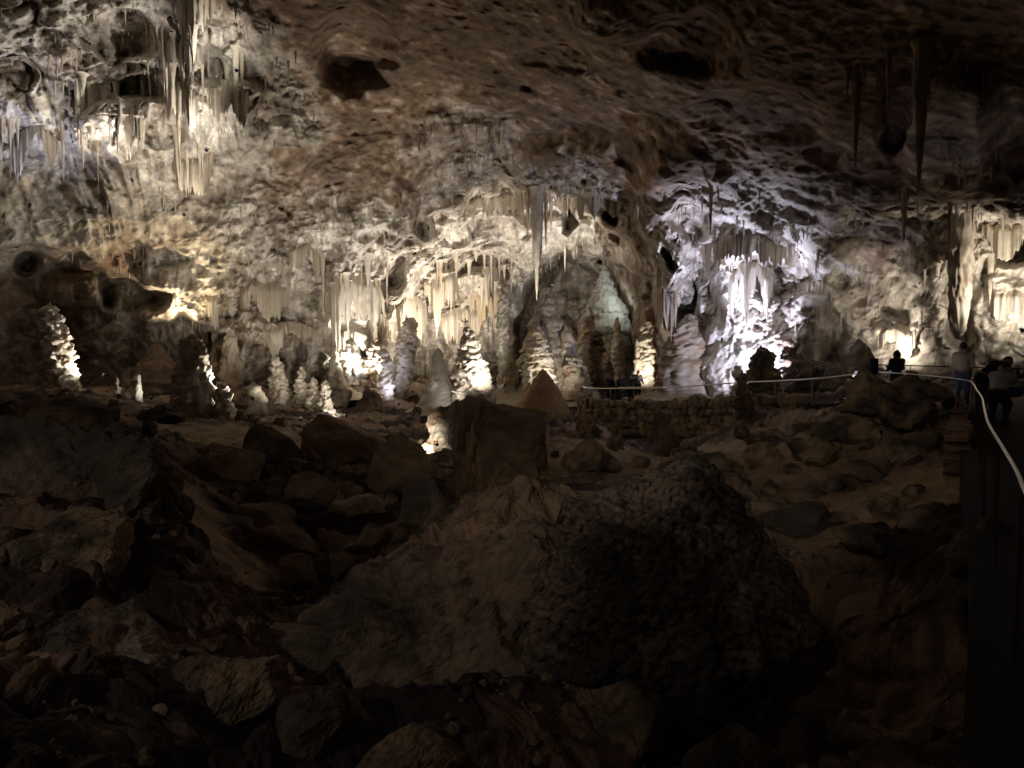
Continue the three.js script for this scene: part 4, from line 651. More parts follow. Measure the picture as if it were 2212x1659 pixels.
boulder(730, 752, 4.8, 46, 30, 0.3, 0.2, 0, { tone: DARK, tone2: BROWN, rough: 0.05, seg: 60 }, 'dark rock at the bottom edge, right of centre');
boulder(500, 700, 5.6, 30, 22, 0.2, 0.4, 0.3, { tone: GREY, tone2: BROWN, rough: 0.04, knob: 0.015, cell: 0.05, seg: 60, mix: 0.6 }, 'pale crusted rock low in the foreground');
boulder(60, 560, 7, 60, 36, 0.5, 0.2, -0.2, { tone: DARK, tone2: BROWN, rough: 0.1, knob: 0.03, cell: 0.09, seg: 80 }, 'dark crusted rock at left edge of the foreground');
boulder(120, 470, 11, 46, 20, 0.6, 0.2, -0.3, { tone: DARK, tone2: BROWN, rough: 0.12, knob: 0.03, cell: 0.12, seg: 70, mix: 0.6 }, 'crumbly dark bank on the upper left foreground');
boulder(230, 680, 5.4, 60, 30, 0.35, 0.5, 0.1, { tone: BROWN, tone2: DARK, rough: 0.06, knob: 0.015, cell: 0.05, seg: 80 }, 'mottled brown rock in the lower left foreground');
boulder(330, 730, 4.8, 40, 40, 0.3, 0.2, 0, { tone: DARK, tone2: DARK, rough: 0.06, knob: 0.02, cell: 0.06, seg: 60 }, 'black rock in the lower left foreground');
// the great boulder covered in cave popcorn
{
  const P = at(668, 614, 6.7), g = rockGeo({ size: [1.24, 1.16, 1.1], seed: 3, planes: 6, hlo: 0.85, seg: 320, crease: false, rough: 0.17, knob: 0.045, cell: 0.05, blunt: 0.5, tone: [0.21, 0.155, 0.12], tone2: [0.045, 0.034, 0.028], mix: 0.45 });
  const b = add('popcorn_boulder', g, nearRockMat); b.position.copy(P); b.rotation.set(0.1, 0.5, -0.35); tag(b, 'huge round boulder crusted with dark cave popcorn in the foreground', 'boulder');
}
{ // the square block
  const P = at(503, 449, 22), m = 22 / FOC, g0 = new THREE.BoxGeometry(82 * m, 84 * m, 1.7, 90, 90, 30), p = g0.attributes.position, col = [];
  for (let i = 0; i < p.count; i++) {
    let x = p.getX(i), y = p.getY(i), z = p.getZ(i);
    const X = x / (41 * m), Y = y / (42 * m);
    y += (Y > 0 ? 1 : 0.4) * (-0.22 * X * Y) + 0.25 * (Y < 0 ? -(X < -0.2 ? 0.8 : -X * 0.9) * Y * -1 : 0);
    const s = 2.2, n = 0.2 * fbm(x * 0.9 + 3, y * 0.9, z * 0.9, 4), f = 0.12 * noise(x * s * 1.6, y * 0.35, z * s) * (X < -0.35 ? 2.2 : 0.6), k = 0.05 * knobs(x * 4, y * 4, z * 4);
    x += n * 0.8 + 0.1 * noise(x * 3, y * 3, z * 3 + 5); y += 0.13 * fbm(x * 1.3 + 9, y * 0.9, z * 1.3, 4); z += n + f + k + (z > 0 ? 0.25 * X * X : 0);
    p.setXYZ(i, x, y, z);
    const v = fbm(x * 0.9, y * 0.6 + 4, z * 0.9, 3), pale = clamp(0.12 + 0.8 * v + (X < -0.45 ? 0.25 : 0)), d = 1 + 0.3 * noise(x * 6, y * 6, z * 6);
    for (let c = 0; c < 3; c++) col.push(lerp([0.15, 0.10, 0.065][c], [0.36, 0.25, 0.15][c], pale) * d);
  }
  g0.setAttribute('color', new THREE.Float32BufferAttribute(col, 3)); g0.computeVertexNormals();
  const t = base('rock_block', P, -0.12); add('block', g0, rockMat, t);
  const c1 = add('broken_column', dripstone({ h: 88 * m, prof: [[0, 6 * m], [0.2, 8 * m], [0.6, 9 * m], [0.9, 7 * m], [1, 3 * m]], seg: 36, rings: 60, seed: 8, flute: 0.4, lump: 0.06, tone: [0.34, 0.22, 0.13], mix: 0.5 }), rockMat, t); c1.position.set(-31 * m, -47 * m, 0.86);
  const c2 = add('broken_column', dripstone({ h: 92 * m, prof: [[0, 3 * m], [0.2, 5 * m], [0.6, 5 * m], [1, 3 * m]], seg: 30, rings: 50, seed: 12, flute: 0.4, lump: 0.06, tone: [0.30, 0.18, 0.10], mix: 0.5 }), rockMat, t); c2.position.set(-41 * m, -47 * m, 0.7);
  const c3 = add('spike', dripstone({ h: 34 * m, prof: [[0, 5 * m], [0.5, 3.4 * m], [1, 0.6 * m]], seg: 20, rings: 24, seed: 13, flute: 0.4, lump: 0.04, tone: [0.2, 0.13, 0.08], mix: 0.5 }), rockMat, t); c3.position.set(-33 * m, 18 * m, 0.8);
  tag(t, 'square dark rock block with broken drip columns on its left, middle of the picture', 'rock block');
}
{ // loose stones strewn over the floor
  const shapes = [0, 1, 2].map((k) => { const g = new THREE.IcosahedronGeometry(1, 1), r = rng(300 + k), p = g.attributes.position, key = new Map(); for (let i = 0; i < p.count; i++) { const id = [p.getX(i), p.getY(i), p.getZ(i)].map((v) => v.toFixed(3)).join(); if (!key.has(id)) key.set(id, 0.65 + 0.5 * r()); const s = key.get(id); p.setXYZ(i, p.getX(i) * s, p.getY(i) * s * 0.75, p.getZ(i) * s); } g.computeVertexNormals(); return g; });
  const spots = [[], [], []], r = rng(31);
  for (let i = 0; i < 5200; i++) { const th = (r() * 2 - 1) * 0.75, d = 3.2 * Math.pow(15, r()), x = Math.sin(th) * d, z = -Math.cos(th) * d; if (siltAt(x, z) > 0.5 && r() < 0.8) continue; if (pathNear(x, z)[0] < 1.8) continue; if (noise(x * 0.5, 8, z * 0.5) + 0.25 < r() * 0.6) continue; const s = d * (0.0022 + 0.010 * Math.pow(r(), 4)); spots[i % 3].push([x, fy(x, z) + s * 0.2, z, s, r() * 6]); }
  const loose = new THREE.Group(); loose.name = 'loose_rubble'; loose.userData.kind = 'stuff'; tag(loose, 'loose rubble and pebbles strewn over the cave floor', 'rubble'); scene.add(loose);
  const M = new THREE.Matrix4(), q = new THREE.Quaternion(), E = new THREE.Euler();
  spots.forEach((list, k) => { const m = new THREE.InstancedMesh(shapes[k], plain(0.19, 0.14, 0.10), list.length); m.name = 'rubble'; m.userData.kind = 'stuff'; list.forEach(([x, y, z, s, a], i) => { M.compose(new THREE.Vector3(x, y, z), q.setFromEuler(E.set(a, a * 2, a * 3)), new THREE.Vector3(s, s, s)); m.setMatrixAt(i, M); m.setColorAt(i, lin(1, 1, 1).multiplyScalar(0.4 + 1.1 * rnd())); }); loose.add(shade(m)); });
}

// ================================================================== BUILT THINGS
// jittered stone blocks of a dry stone wall
const stoneShapes = [...Array(8).keys()].map((k) => { const g = new THREE.BoxGeometry(1, 1, 1, 2, 2, 2), r = rng(800 + k), p = g.attributes.position, key = new Map(); for (let i = 0; i < p.count; i++) { const v = [p.getX(i), p.getY(i), p.getZ(i)], id = v.map((c) => c.toFixed(2)).join(); if (!key.has(id)) { const l = Math.hypot(...v) || 1, round = 0.56 / l; key.set(id, v.map((c) => lerp(c, c * round, 0.55) + (r() - 0.5) * 0.2)); } p.setXYZ(i, ...key.get(id)); } const h = g.toNonIndexed(); h.computeVertexNormals(); return h; });
const stoneMats = [plain(0.27, 0.195, 0.12), plain(0.20, 0.145, 0.092), plain(0.32, 0.24, 0.15), plain(0.15, 0.11, 0.072), plain(0.21, 0.175, 0.13)];
function stone(parent, x, y, z, sx, sy, sz, turn, tilt = 0, mats = stoneMats) { const s = add('stone', stoneShapes[(rnd() * 8) | 0], mats[(rnd() * mats.length) | 0], parent); s.position.set(x, y, z); s.scale.set(sx, sy, sz); s.rotation.set(tilt, turn, rr(-0.3, 0.3), 'YXZ'); return s; }
function sideLine(t0, t1, offset, n) { const out = []; for (let i = 0; i <= n; i++) { const t = lerp(t0, t1, i / n), p = pathCurve.getPoint(t), g = pathCurve.getTangent(t), k = new THREE.Vector3(-g.z, 0, g.x).normalize(); out.push(p.clone().addScaledVector(k, offset)); } return out; }
const along = (pts) => new THREE.CatmullRomCurve3(pts);
// central wall below the walkway
const frontEdge = along(sideLine(0.50, 0.862, -1.1, 30));
{
  const len = frontEdge.getLength(), t = base('dry_stone_wall', frontEdge.getPoint(0.5)), o = t.position;
  const core = []; 
  for (const [row, y0, h, w] of [[0, 0.16, 0.46, 0.44], [1, -0.26, 0.44, 0.42], [2, -0.62, 0.36, 0.42], [3, -0.94, 0.32, 0.44], [4, -1.24, 0.32, 0.46]]) {
    for (let s = 0; s < len;) { const ww = w * rr(0.55, 1.5), u = (s + ww / 2) / len; if (u > 1) break; const p = frontEdge.getPointAt(u), g = frontEdge.getTangentAt(u), d = Math.max(0, -y0) * 0.28; if (p.y + y0 > fy(p.x, p.z) - 0.5 || row < 3) stone(t, p.x - o.x + g.z * d * -1 * 0, p.y + y0 + rr(-0.06, 0.08) - o.y, p.z - o.z + d + rr(-0.05, 0.05), ww * 0.95, h * rr(0.65, 1.35), rr(0.28, 0.5), Math.atan2(-g.z, g.x), rr(-0.2, 0.2)); s += ww; }
  }
  const pos = [], idx = []; for (let i = 0; i <= 40; i++) { const p = frontEdge.getPointAt(i / 40); for (const [dy, dz] of [[0.12, 0.02], [-1.6, 0.4], [-1.6, -0.4], [0.12, -0.35]]) pos.push(p.x - o.x, p.y + dy - o.y, p.z + dz - o.z); } for (let i = 0; i < 40; i++) for (let j = 0; j < 4; j++) { const a = i * 4 + j, b = i * 4 + (j + 1) % 4; idx.push(a, a + 4, b, b, a + 4, b + 4); }
  const g = new THREE.BufferGeometry(); g.setAttribute('position', new THREE.Float32BufferAttribute(pos, 3)); g.setIndex(idx); g.computeVertexNormals(); add('mortar_core', g, plain(0.07, 0.055, 0.04), t);
  tag(t, 'rough dry stone wall under the central walkway and handrail', 'stone wall');
  const cab = along([0.1, 0.25, 0.4, 0.5, 0.6, 0.75, 0.9, 1].map((u, i) => { const p = frontEdge.getPointAt(1 - u * 0.8); return new THREE.Vector3(p.x, p.y - 0.62 + [0, 0.16, 0.2, -0.02, -0.1, -0.06, 0, 0.1][i] - 0.1, p.z + 0.48); }));
  tag(add('cable', new THREE.TubeGeometry(cab, 60, 0.022, 6), plain(0.2, 0.14, 0.09)), 'brown power cable sagging across the central dry stone wall', 'cable');
}
// stone parapet along the right path
function parapet(t0, t1, label) {
  const line = along(sideLine(t0, t1, -1.38, 12)), len = line.getLength(), t = base('stone_parapet', line.getPoint(0.5)), o = t.position;
  const mats = [plain(0.30, 0.17, 0.11), plain(0.26, 0.15, 0.10), plain(0.34, 0.21, 0.14), plain(0.22, 0.13, 0.09)];
  for (const y0 of [0.24, 0.13, 0.01, -0.11, -0.24, -0.38, -0.52]) for (let s = 0; s < len;) { const ww = rr(0.25, 0.55), u = (s + ww / 2) / len; if (u > 1) break; const p = line.getPointAt(u), g = line.getTangentAt(u); stone(t, p.x - o.x + rr(-0.03, 0.03), p.y + y0 - o.y, p.z - o.z, ww, 0.13 * rr(0.8, 1.1), 0.36, Math.atan2(-g.z, g.x), 0, mats); s += ww; }
  tag(t, label, 'stone wall'); return t;
}
parapet(0.29, 0.44, 'low reddish stone parapet on the left edge of the right path');
parapet(0.225, 0.25, 'short nearest piece of reddish stone parapet, lower right');
// handrails
function handrail(pts, height, gap, label, r = 0.024, railMat = steelMat, pMat = postMat, first = 0.2) {
  const c = along(pts.map((p) => new THREE.Vector3(p.x, p.y + height, p.z))), len = c.getLength(), t = base('handrail', pts[0].clone()), o = t.position;
  const g = new THREE.TubeGeometry(c, Math.round(len * 4), r, 10); g.translate(-o.x, -o.y, -o.z); add('rail', g, railMat, t);
  for (let s = first; s < len; s += gap) { const p = c.getPointAt(s / len), ph = height + 0.25, pg = new THREE.CylinderGeometry(r * 0.75, r * 0.75, ph, 8); const m = add('post', pg, pMat, t); m.position.set(p.x - o.x, p.y - o.y - ph / 2, p.z - o.z); }
  return tag(t, label, 'handrail');
}
handrail(sideLine(0.46, 0.862, -0.92, 28), 0.97, 2.2, 'long bright steel handrail along the central dry stone wall', 0.03);
handrail(sideLine(0.66, 0.84, 0.85, 16), 0.97, 2.4, 'dim far handrail on the back of the central walkway', 0.018);
handrail(sideLine(0.90, 0.99, 0.85, 10), 0.95, 1.6, 'short dim handrail on the upper walkway in the chamber', 0.018);
handrail([[1.6, -1.9], [2.35, -3.35], [2.8, -4.1], [4.3, -6.7], [5.4, -8.5], [6.2, -9.8], [7.25, -11.6], [8.25, -13.3], [8.95, -14.6], [9.4, -16.2], [9.6, -18], [9.5, -19.6]].map(([x, z]) => new THREE.Vector3(x, 0, z)), 0.95, 1.9, 'curving bright steel handrail beside the right path', 0.0115, steelMat, rustMat);
handrail([[17.5, -22.5], [15.9, -24.2], [14.6, -27], [13.6, -29]].map(([x, z]) => new THREE.Vector3(x, -0.05, z)), 0.95, 1.8, 'dark handrail behind the numbered sign', 0.02, blackMat, blackMat);
{ // the numbered sign
  const d = 23.6, P = at(1013.5, 371, d), t = base('trail_sign', P), m = d / FOC;
  const cv = document.createElement('canvas'); cv.width = 192; cv.height = 128; const x = cv.getContext('2d'); x.fillStyle = '#0a0a0a'; x.fillRect(0, 0, 192, 128); x.fillStyle = '#b9b4a8'; x.font = 'bold 92px sans-serif'; x.textAlign = 'center'; x.textBaseline = 'middle'; x.fillText('24', 96, 68);
  const tx = new THREE.CanvasTexture(cv); tx.colorSpace = THREE.SRGBColorSpace;
  const face = new THREE.MeshStandardMaterial({ map: tx, roughness: 0.6 });
  const bd = add('board', new THREE.BoxGeometry(10 * m, 6.6 * m, 0.02), [blackMat, blackMat, blackMat, blackMat, face, blackMat], t); bd.rotation.set(-0.2, -0.5, -0.08, 'YXZ');
  const c = along([[-0.02, -3 * m, -0.03], [-2 * m, -8 * m, -0.05], [-6.5 * m, -15 * m, -0.05], [-7 * m, -19 * m, -0.05], [-7 * m, -30 * m, -0.05]].map((p) => new THREE.Vector3(...p)));
  add('post', new THREE.TubeGeometry(c, 30, 0.022, 8), blackMat, t);
  tag(t, 'small black sign with number 24 on a bent post', 'sign');
}
{ // equipment box below the parapet
  const P = at(948, 403, 16.6), t = base('equipment_box', P, -0.4);
  const m = 16.6 / FOC, w = 11 * m, h = 16 * m; add('cabinet', new THREE.BoxGeometry(w, h, 0.2), plain(0.03, 0.03, 0.035, 0.5), t);
  for (const s of [-1, 1]) { const e = add('edge_strip', new THREE.BoxGeometry(0.022, h, 0.022), plain(0.30, 0.29, 0.28, 0.4), t); e.position.set(s * (w / 2 + 0.002), 0, 0.102); const f = add('edge_strip', new THREE.BoxGeometry(w, 0.02, 0.022), plain(0.24, 0.23, 0.22, 0.4), t); f.position.set(0, s * (h / 2 + 0.002), 0.103); }
  const leg = add('leg', new THREE.BoxGeometry(0.06, 1.2, 0.06), blackMat, t); leg.position.y = -h / 2 - 0.6;
  tag(t, 'dark grey metal box with pale edges left of the stone parapet', 'box');
}
{ const P = at(874, 366, 17.4), t = base('panel', P, 0.2); add('face', new THREE.BoxGeometry(0.2, 0.36, 0.05), blackMat, t); add('foot', new THREE.BoxGeometry(0.04, 0.6, 0.04), blackMat, t).position.set(0, -0.45, -0.02); tag(t, 'small black upright panel on the dark rock mound', 'panel'); }

// ================================================================== PEOPLE
function nets(f, lo, hi, cell) {   // surface of f = 0 (negative inside)
  const n = [0, 1, 2].map((k) => Math.ceil((hi[k] - lo[k]) / cell) + 1), [X, Y, Z] = n, v = new Float32Array(X * Y * Z), id = (i, j, k) => i + X * (j + Y * k), ids = new Int32Array(X * Y * Z).fill(-1), pos = [], idx = [];
  for (let k = 0; k < Z; k++) for (let j = 0; j < Y; j++) for (let i = 0; i < X; i++) v[id(i, j, k)] = f(lo[0] + i * cell, lo[1] + j * cell, lo[2] + k * cell);
  const E = [[0, 0, 0, 1, 0, 0], [0, 1, 0, 1, 1, 0], [0, 0, 1, 1, 0, 1], [0, 1, 1, 1, 1, 1], [0, 0, 0, 0, 1, 0], [1, 0, 0, 1, 1, 0], [0, 0, 1, 0, 1, 1], [1, 0, 1, 1, 1, 1], [0, 0, 0, 0, 0, 1], [1, 0, 0, 1, 0, 1], [0, 1, 0, 0, 1, 1], [1, 1, 0, 1, 1, 1]];
  for (let k = 0; k < Z - 1; k++) for (let j = 0; j < Y - 1; j++) for (let i = 0; i < X - 1; i++) {
    let c = 0, x = 0, y = 0, z = 0;
    for (const [a, b, d, e, g, h] of E) { const p = v[id(i + a, j + b, k + d)], q = v[id(i + e, j + g, k + h)]; if ((p < 0) !== (q < 0)) { const t = p / (p - q); x += a + (e - a) * t; y += b + (g - b) * t; z += d + (h - d) * t; c++; } }
    if (c) { ids[id(i, j, k)] = pos.length / 3; pos.push(lo[0] + (i + x / c) * cell, lo[1] + (j + y / c) * cell, lo[2] + (k + z / c) * cell); }
  }
  const quad = (a, b, c, d, s) => { if (a < 0 || b < 0 || c < 0 || d < 0) return; if (s) idx.push(a, b, c, a, c, d); else idx.push(a, c, b, a, d, c); };
  for (let k = 1; k < Z - 1; k++) for (let j = 1; j < Y - 1; j++) for (let i = 1; i < X - 1; i++) {
    const s = v[id(i, j, k)] < 0;
    if (s !== (v[id(i + 1, j, k)] < 0)) quad(ids[id(i, j - 1, k - 1)], ids[id(i, j, k - 1)], ids[id(i, j, k)], ids[id(i, j - 1, k)], s);
    if (s !== (v[id(i, j + 1, k)] < 0)) quad(ids[id(i - 1, j, k - 1)], ids[id(i - 1, j, k)], ids[id(i, j, k)], ids[id(i, j, k - 1)], s);
    if (s !== (v[id(i, j, k + 1)] < 0)) quad(ids[id(i - 1, j - 1, k)], ids[id(i, j - 1, k)], ids[id(i, j, k)], ids[id(i - 1, j, k)], s);
  }
  const g = new THREE.BufferGeometry(); g.setAttribute('position', new THREE.Float32BufferAttribute(pos, 3)); g.setIndex(idx); g.computeVertexNormals(); return g;
}
const boneDist = (b, x, y, z) => { const [ax, ay, az, ra, bx, by, bz, rb] = b, dx = bx - ax, dy = by - ay, dz = bz - az, t = clamp(((x - ax) * dx + (y - ay) * dy + (z - az) * dz) / (dx * dx + dy * dy + dz * dz + 1e-9)); return Math.hypot(x - ax - dx * t, y - ay - dy * t, z - az - dz * t) - (ra + (rb - ra) * t); };
function flesh(bones, cell, k = 0.03, grow = 0) {
  const lo = [9, 9, 9], hi = [-9, -9, -9]; for (const b of bones) for (const o of [0, 4]) for (let c = 0; c < 3; c++) { lo[c] = Math.min(lo[c], b[o + c] - b[o + 3] - grow - 0.06); hi[c] = Math.max(hi[c], b[o + c] + b[o + 3] + grow + 0.06); }
  return nets((x, y, z) => { let s = 0; for (const b of bones) s += Math.exp(-Math.max(-0.4, boneDist(b, x, y, z)) / k); return -k * Math.log(s + 1e-30) - grow; }, lo, hi, cell);
}
// joints of a pose: hips, chest, neck, head, then for each side shoulder, elbow, wrist, hip, knee, ankle, toe
function person(pos, turn, pose, colors, label, cap) {
  const t = base('person', pos, turn), J = pose, bone = (a, ra, b, rb) => [...a, ra, ...b, rb];
  const torso = [bone(J.hips, 0.135, J.belly, 0.125), bone(J.belly, 0.125, J.chest, 0.145), ...J.side.flatMap((s) => [bone(J.chest, 0.12, s.shoulder, 0.062)])];
  const legs = J.side.flatMap((s) => [bone(J.hips, 0.12, s.hip, 0.09), bone(s.hip, 0.088, s.knee, 0.058), bone(s.knee, 0.056, s.ankle, 0.038)]);
  const arms = J.side.flatMap((s) => [bone(s.shoulder, 0.056, s.elbow, 0.042), bone(s.elbow, 0.042, s.wrist, 0.028)]);
  const headB = [bone(J.chest, 0.07, J.neck, 0.055), bone(J.neck, 0.055, J.head, 0.06), bone(J.head, 0.088, J.crown, 0.088)];
  const up = new THREE.Vector3(...J.crown).sub(new THREE.Vector3(...J.head)).normalize(), face = new THREE.Vector3(...J.face).normalize(), side = new THREE.Vector3().crossVectors(up, face), hc = new THREE.Vector3(...J.head).lerp(new THREE.Vector3(...J.crown), 0.5);
  const pt = (u, f, s) => hc.clone().addScaledVector(up, u).addScaledVector(face, f).addScaledVector(side, s).toArray();
  headB.push(bone(pt(0, 0.085, 0), 0.014, pt(-0.035, 0.105, 0), 0.018), bone(pt(-0.05, 0.04, 0), 0.05, pt(-0.09, 0.06, 0), 0.03), bone(pt(0.015, -0.005, 0.088), 0.02, pt(-0.03, -0.005, 0.088), 0.014), bone(pt(0.015, -0.005, -0.088), 0.02, pt(-0.03, -0.005, -0.088), 0.014));
  const hands = J.side.map((s) => { const w = new THREE.Vector3(...s.wrist), d = w.clone().sub(new THREE.Vector3(...s.elbow)).normalize(), a = new THREE.Vector3(0, 0, 1).cross(d).normalize(), b = new THREE.Vector3().crossVectors(d, a), q = (l, m, n) => w.clone().addScaledVector(d, l).addScaledVector(a, m).addScaledVector(b, n).toArray();
    const out = [bone(q(0, 0, 0), 0.026, q(0.05, 0, 0), 0.022)]; [-0.03, -0.01, 0.01, 0.03].forEach((m, i) => { const L = [0.062, 0.075, 0.08, 0.07][i]; out.push(bone(q(0.02, m * 0.7, 0), 0.016, q(0.085, m, 0), 0.011), bone(q(0.085, m, 0), 0.0095, q(0.085 + L * 0.6, m * 1.1, 0.012), 0.0085), bone(q(0.085 + L * 0.6, m * 1.1, 0.012), 0.0085, q(0.085 + L, m * 1.1, 0.035), 0.0075)); }); out.push(bone(q(0.03, 0.02, 0), 0.014, q(0.06, 0.05, 0.015), 0.011), bone(q(0.06, 0.05, 0.015), 0.0105, q(0.1, 0.058, 0.025), 0.009)); return flesh(out, 0.006, 0.004); });
  const body = mergeGeometries([flesh([...torso, ...legs, ...arms, ...headB], 0.022), ...hands]);
  add('body', body, plain(...colors.skin), t);
  add('shirt', flesh([...torso, ...arms.map((b, i) => i % 2 && !colors.long ? [...b.slice(0, 4), ...b.slice(0, 3).map((c, k) => lerp(c, b[4 + k], 0.12)), b[3]] : [...b.slice(0, 4), ...b.slice(0, 3).map((c, k) => lerp(c, b[4 + k], 0.94)), b[7]])], 0.022, 0.03, 0.016), plain(...colors.shirt), t);
  add('trousers', flesh(legs, 0.022, 0.03, 0.018), plain(...colors.trousers), t);
  for (const s of J.side) add('shoe', flesh([bone(s.ankle, 0.045, s.toe, 0.04), bone(s.ankle, 0.045, [s.ankle[0] - face.x * 0.05, s.ankle[1] - 0.04, s.ankle[2] - face.z * 0.05], 0.04)], 0.014, 0.02), plain(0.02, 0.02, 0.022), t);
  const hair = [bone(pt(0.045, -0.02, 0), 0.093, pt(-0.005, -0.035, 0), 0.085)];
  if (cap) { add('hair', flesh(hair, 0.018), plain(...colors.hair), t); add('cap', flesh([bone(pt(0.075, 0, 0), 0.088, pt(0.06, -0.01, 0), 0.098), ...(cap === 'hat' ? [[0.13, 0], [0.09, 0.12], [0.09, -0.12], [-0.12, 0.05], [-0.12, -0.05]] : [[0.16, 0.03], [0.16, -0.03]]).map(([f, s]) => bone(pt(0.05, 0.05 * Math.sign(f), s * 0.4), 0.018, pt(0.045, f, s), 0.012))], 0.012, 0.02), plain(...colors.cap), t); }
  else add('hair', flesh(hair, 0.018), plain(...colors.hair), t);
  tag(t, label, 'person'); return t;
}
function standing(o = {}) {   // faces +z; lean bends the trunk forward
  const { hips = 0.93, lean = 0, twist = 0, arm = [[0.05, 0], [0.05, 0]], stance = 0.1, squat = 0 } = o, sl = Math.sin(lean), cl = Math.cos(lean), hy = hips - squat, hz = -squat * 0.35;
  const L = (l, x = 0, f = 0) => [x, hy + l * cl - f * sl, hz + l * sl + f * cl];
  return { hips: L(0.0), belly: L(0.2), chest: L(0.4), neck: L(0.57), head: L(0.66, 0, 0.02), crown: L(0.71, 0, 0.02), face: [0, -sl * 0.7, cl], side: [-1, 1].map((s, i) => { const [sw, bend] = arm[i], sh = L(0.47, s * 0.17), e = [sh[0] + s * 0.05, sh[1] - 0.27 * Math.cos(sw), sh[2] + 0.27 * Math.sin(sw)], w = [e[0] - s * 0.02, e[1] - 0.24 * Math.cos(sw + bend), e[2] + 0.24 * Math.sin(sw + bend)]; const knee = [s * (stance + squat * 0.15), 0.48 - squat * 0.25 + 0.0, hz + 0.03 + squat * 0.75]; return { shoulder: sh, elbow: e, wrist: w, hip: [s * 0.09, hy - 0.04, hz], knee, ankle: [s * (stance + 0.02), 0.08, hz * 0.6], toe: [s * (stance + 0.05), 0.04, hz * 0.6 + 0.15] }; }) };
}
const SKIN = [0.32, 0.2, 0.14];
const pathYat = (x, z) => pathNear(x, z)[1].p.y;
function onPath(px, d) { const x = (px - 512) / 745 * d; return new THREE.Vector3(x, pathYat(x, -d), -d); }
person(onPath(963, 20.6), 2.6, standing({ hips: 0.87, arm: [[0.15, 0.9], [0.1, 0.3]] }), { skin: SKIN, hair: [0.02, 0.018, 0.02], shirt: [0.46, 0.37, 0.22], trousers: [0.07, 0.075, 0.11], cap: [0.02, 0.02, 0.05] }, 'standing person in a yellowish shirt and dark cap on the right path', 'cap');
person(onPath(982, 17.8), 1.45, standing({ hips: 0.86, lean: 0.95, arm: [[0.8, 0.5], [0.7, 0.3]] }), { skin: SKIN, hair: [0.012, 0.01, 0.01], shirt: [0.012, 0.012, 0.014], trousers: [0.012, 0.012, 0.014], long: true }, 'person in black bending forward on the right path');
{ const p = person(onPath(1000, 15.4), 2.3, standing({ hips: 0.86, lean: 0.7, squat: 0.22, arm: [[0.9, 0.6], [0.9, 0.6]] }), { skin: SKIN, hair: [0.02, 0.016, 0.014], shirt: [0.40, 0.41, 0.46], trousers: [0.012, 0.012, 0.014] }, 'crouching person in a pale grey shirt on the right path');
  const bag = tag(add('waist_bag', flesh([[-0.09, 0, 0, 0.07, 0.09, 0, 0, 0.07], [-0.07, -0.07, 0.01, 0.06, 0.07, -0.07, 0.01, 0.06]], 0.02), plain(0.03, 0.04, 0.16)), 'blue bag on the hip of the crouching person', 'bag'); bag.position.set(p.position.x + 0.24, p.position.y + 0.72, p.position.z + 0.12); }
person(onPath(897, 25.6), 3.0, standing({ hips: 0.86, arm: [[0.35, 0.9], [0.35, 0.9]] }), { skin: [0.1, 0.07, 0.05], hair: [0.012, 0.012, 0.012], shirt: [0.014, 0.014, 0.018], trousers: [0.02, 0.02, 0.024], cap: [0.012, 0.013, 0.02], long: true }, 'person in black with a brimmed hat behind the rock mound', 'hat');
const walkers = [[609, 42.2, 0.4, 0.25, 'person in black nearest the left end of the central handrail'], [619, 41.8, 0.9, 0.15, 'person in black, middle one of three at the central handrail'], [631, 42.0, 2.4, 0.35, 'person in black, right one of three at the central handrail'], [638, 44.6, 0.2, 0.05, 'person in black standing higher up the walkway in the chamber']];
for (const [px, d, turn, lean, label] of walkers) { const p = onPath(px, d); person(p, turn, standing({ hips: 0.9, lean, arm: [[0.5, 0.6], [0.4, 0.5]] }), { skin: [0.2, 0.12, 0.09], hair: [0.01, 0.01, 0.01], shirt: [0.012, 0.012, 0.013], trousers: [0.012, 0.012, 0.014], long: true }, label); }

// ================================================================== FLOODLIGHTS tucked between the rocks
const housingGeo = new THREE.CylinderGeometry(0.11, 0.075, 0.22, 14); housingGeo.rotateX(-Math.PI / 2);
const hoodGeo = new THREE.CylinderGeometry(0.118, 0.118, 0.06, 14, 1, true); hoodGeo.rotateX(-Math.PI / 2); hoodGeo.translate(0, 0, 0.13);
const lensGeo = new THREE.CircleGeometry(0.1, 18); lensGeo.translate(0, 0, 0.113);
const yokeGeo = mergeGeometries([new THREE.BoxGeometry(0.03, 0.2, 0.03).translate(0.13, -0.1, 0), new THREE.BoxGeometry(0.03, 0.2, 0.03).translate(-0.13, -0.1, 0), new THREE.BoxGeometry(0.29, 0.025, 0.06).translate(0, -0.21, 0)]);
function floodlight(from, to, cd, color, angle, label, soft = 0.8, size = 3) {
  const g = base('floodlight', from); g.lookAt(to); g.scale.setScalar(0.6);
  add('housing', housingGeo, blackMat, g); add('hood', hoodGeo, blackMat, g);
  const c = lin(...color), lens = add('lens', lensGeo, new THREE.MeshStandardMaterial({ color: lin(0.1, 0.1, 0.1), emissive: c, emissiveIntensity: 1.2, roughness: 0.4 }), g);
  lens.castShadow = false;
  const yk = add('yoke', yokeGeo, blackMat, g); yk.rotation.x = -g.rotation.x;
  tag(g, label, 'floodlight', 'floodlights hidden among the cave rocks');
  const dir = to.clone().sub(from).normalize();
  const L = new THREE.SpotLight(c, cd, 0, angle * RAD, soft, 2); L.position.copy(from).addScaledVector(dir, 0.2); L.target.position.copy(to); L.castShadow = true; L.shadow.radius = size; L.name = 'flood_beam'; scene.add(L, L.target);
  return g;
}
const WARM = [1, 0.90, 0.76], WHITE = [1, 0.95, 0.87], COOL = [0.70, 0.73, 1], GOLD = [1, 0.80, 0.50], TEAL = [0.91, 0.98, 0.92];
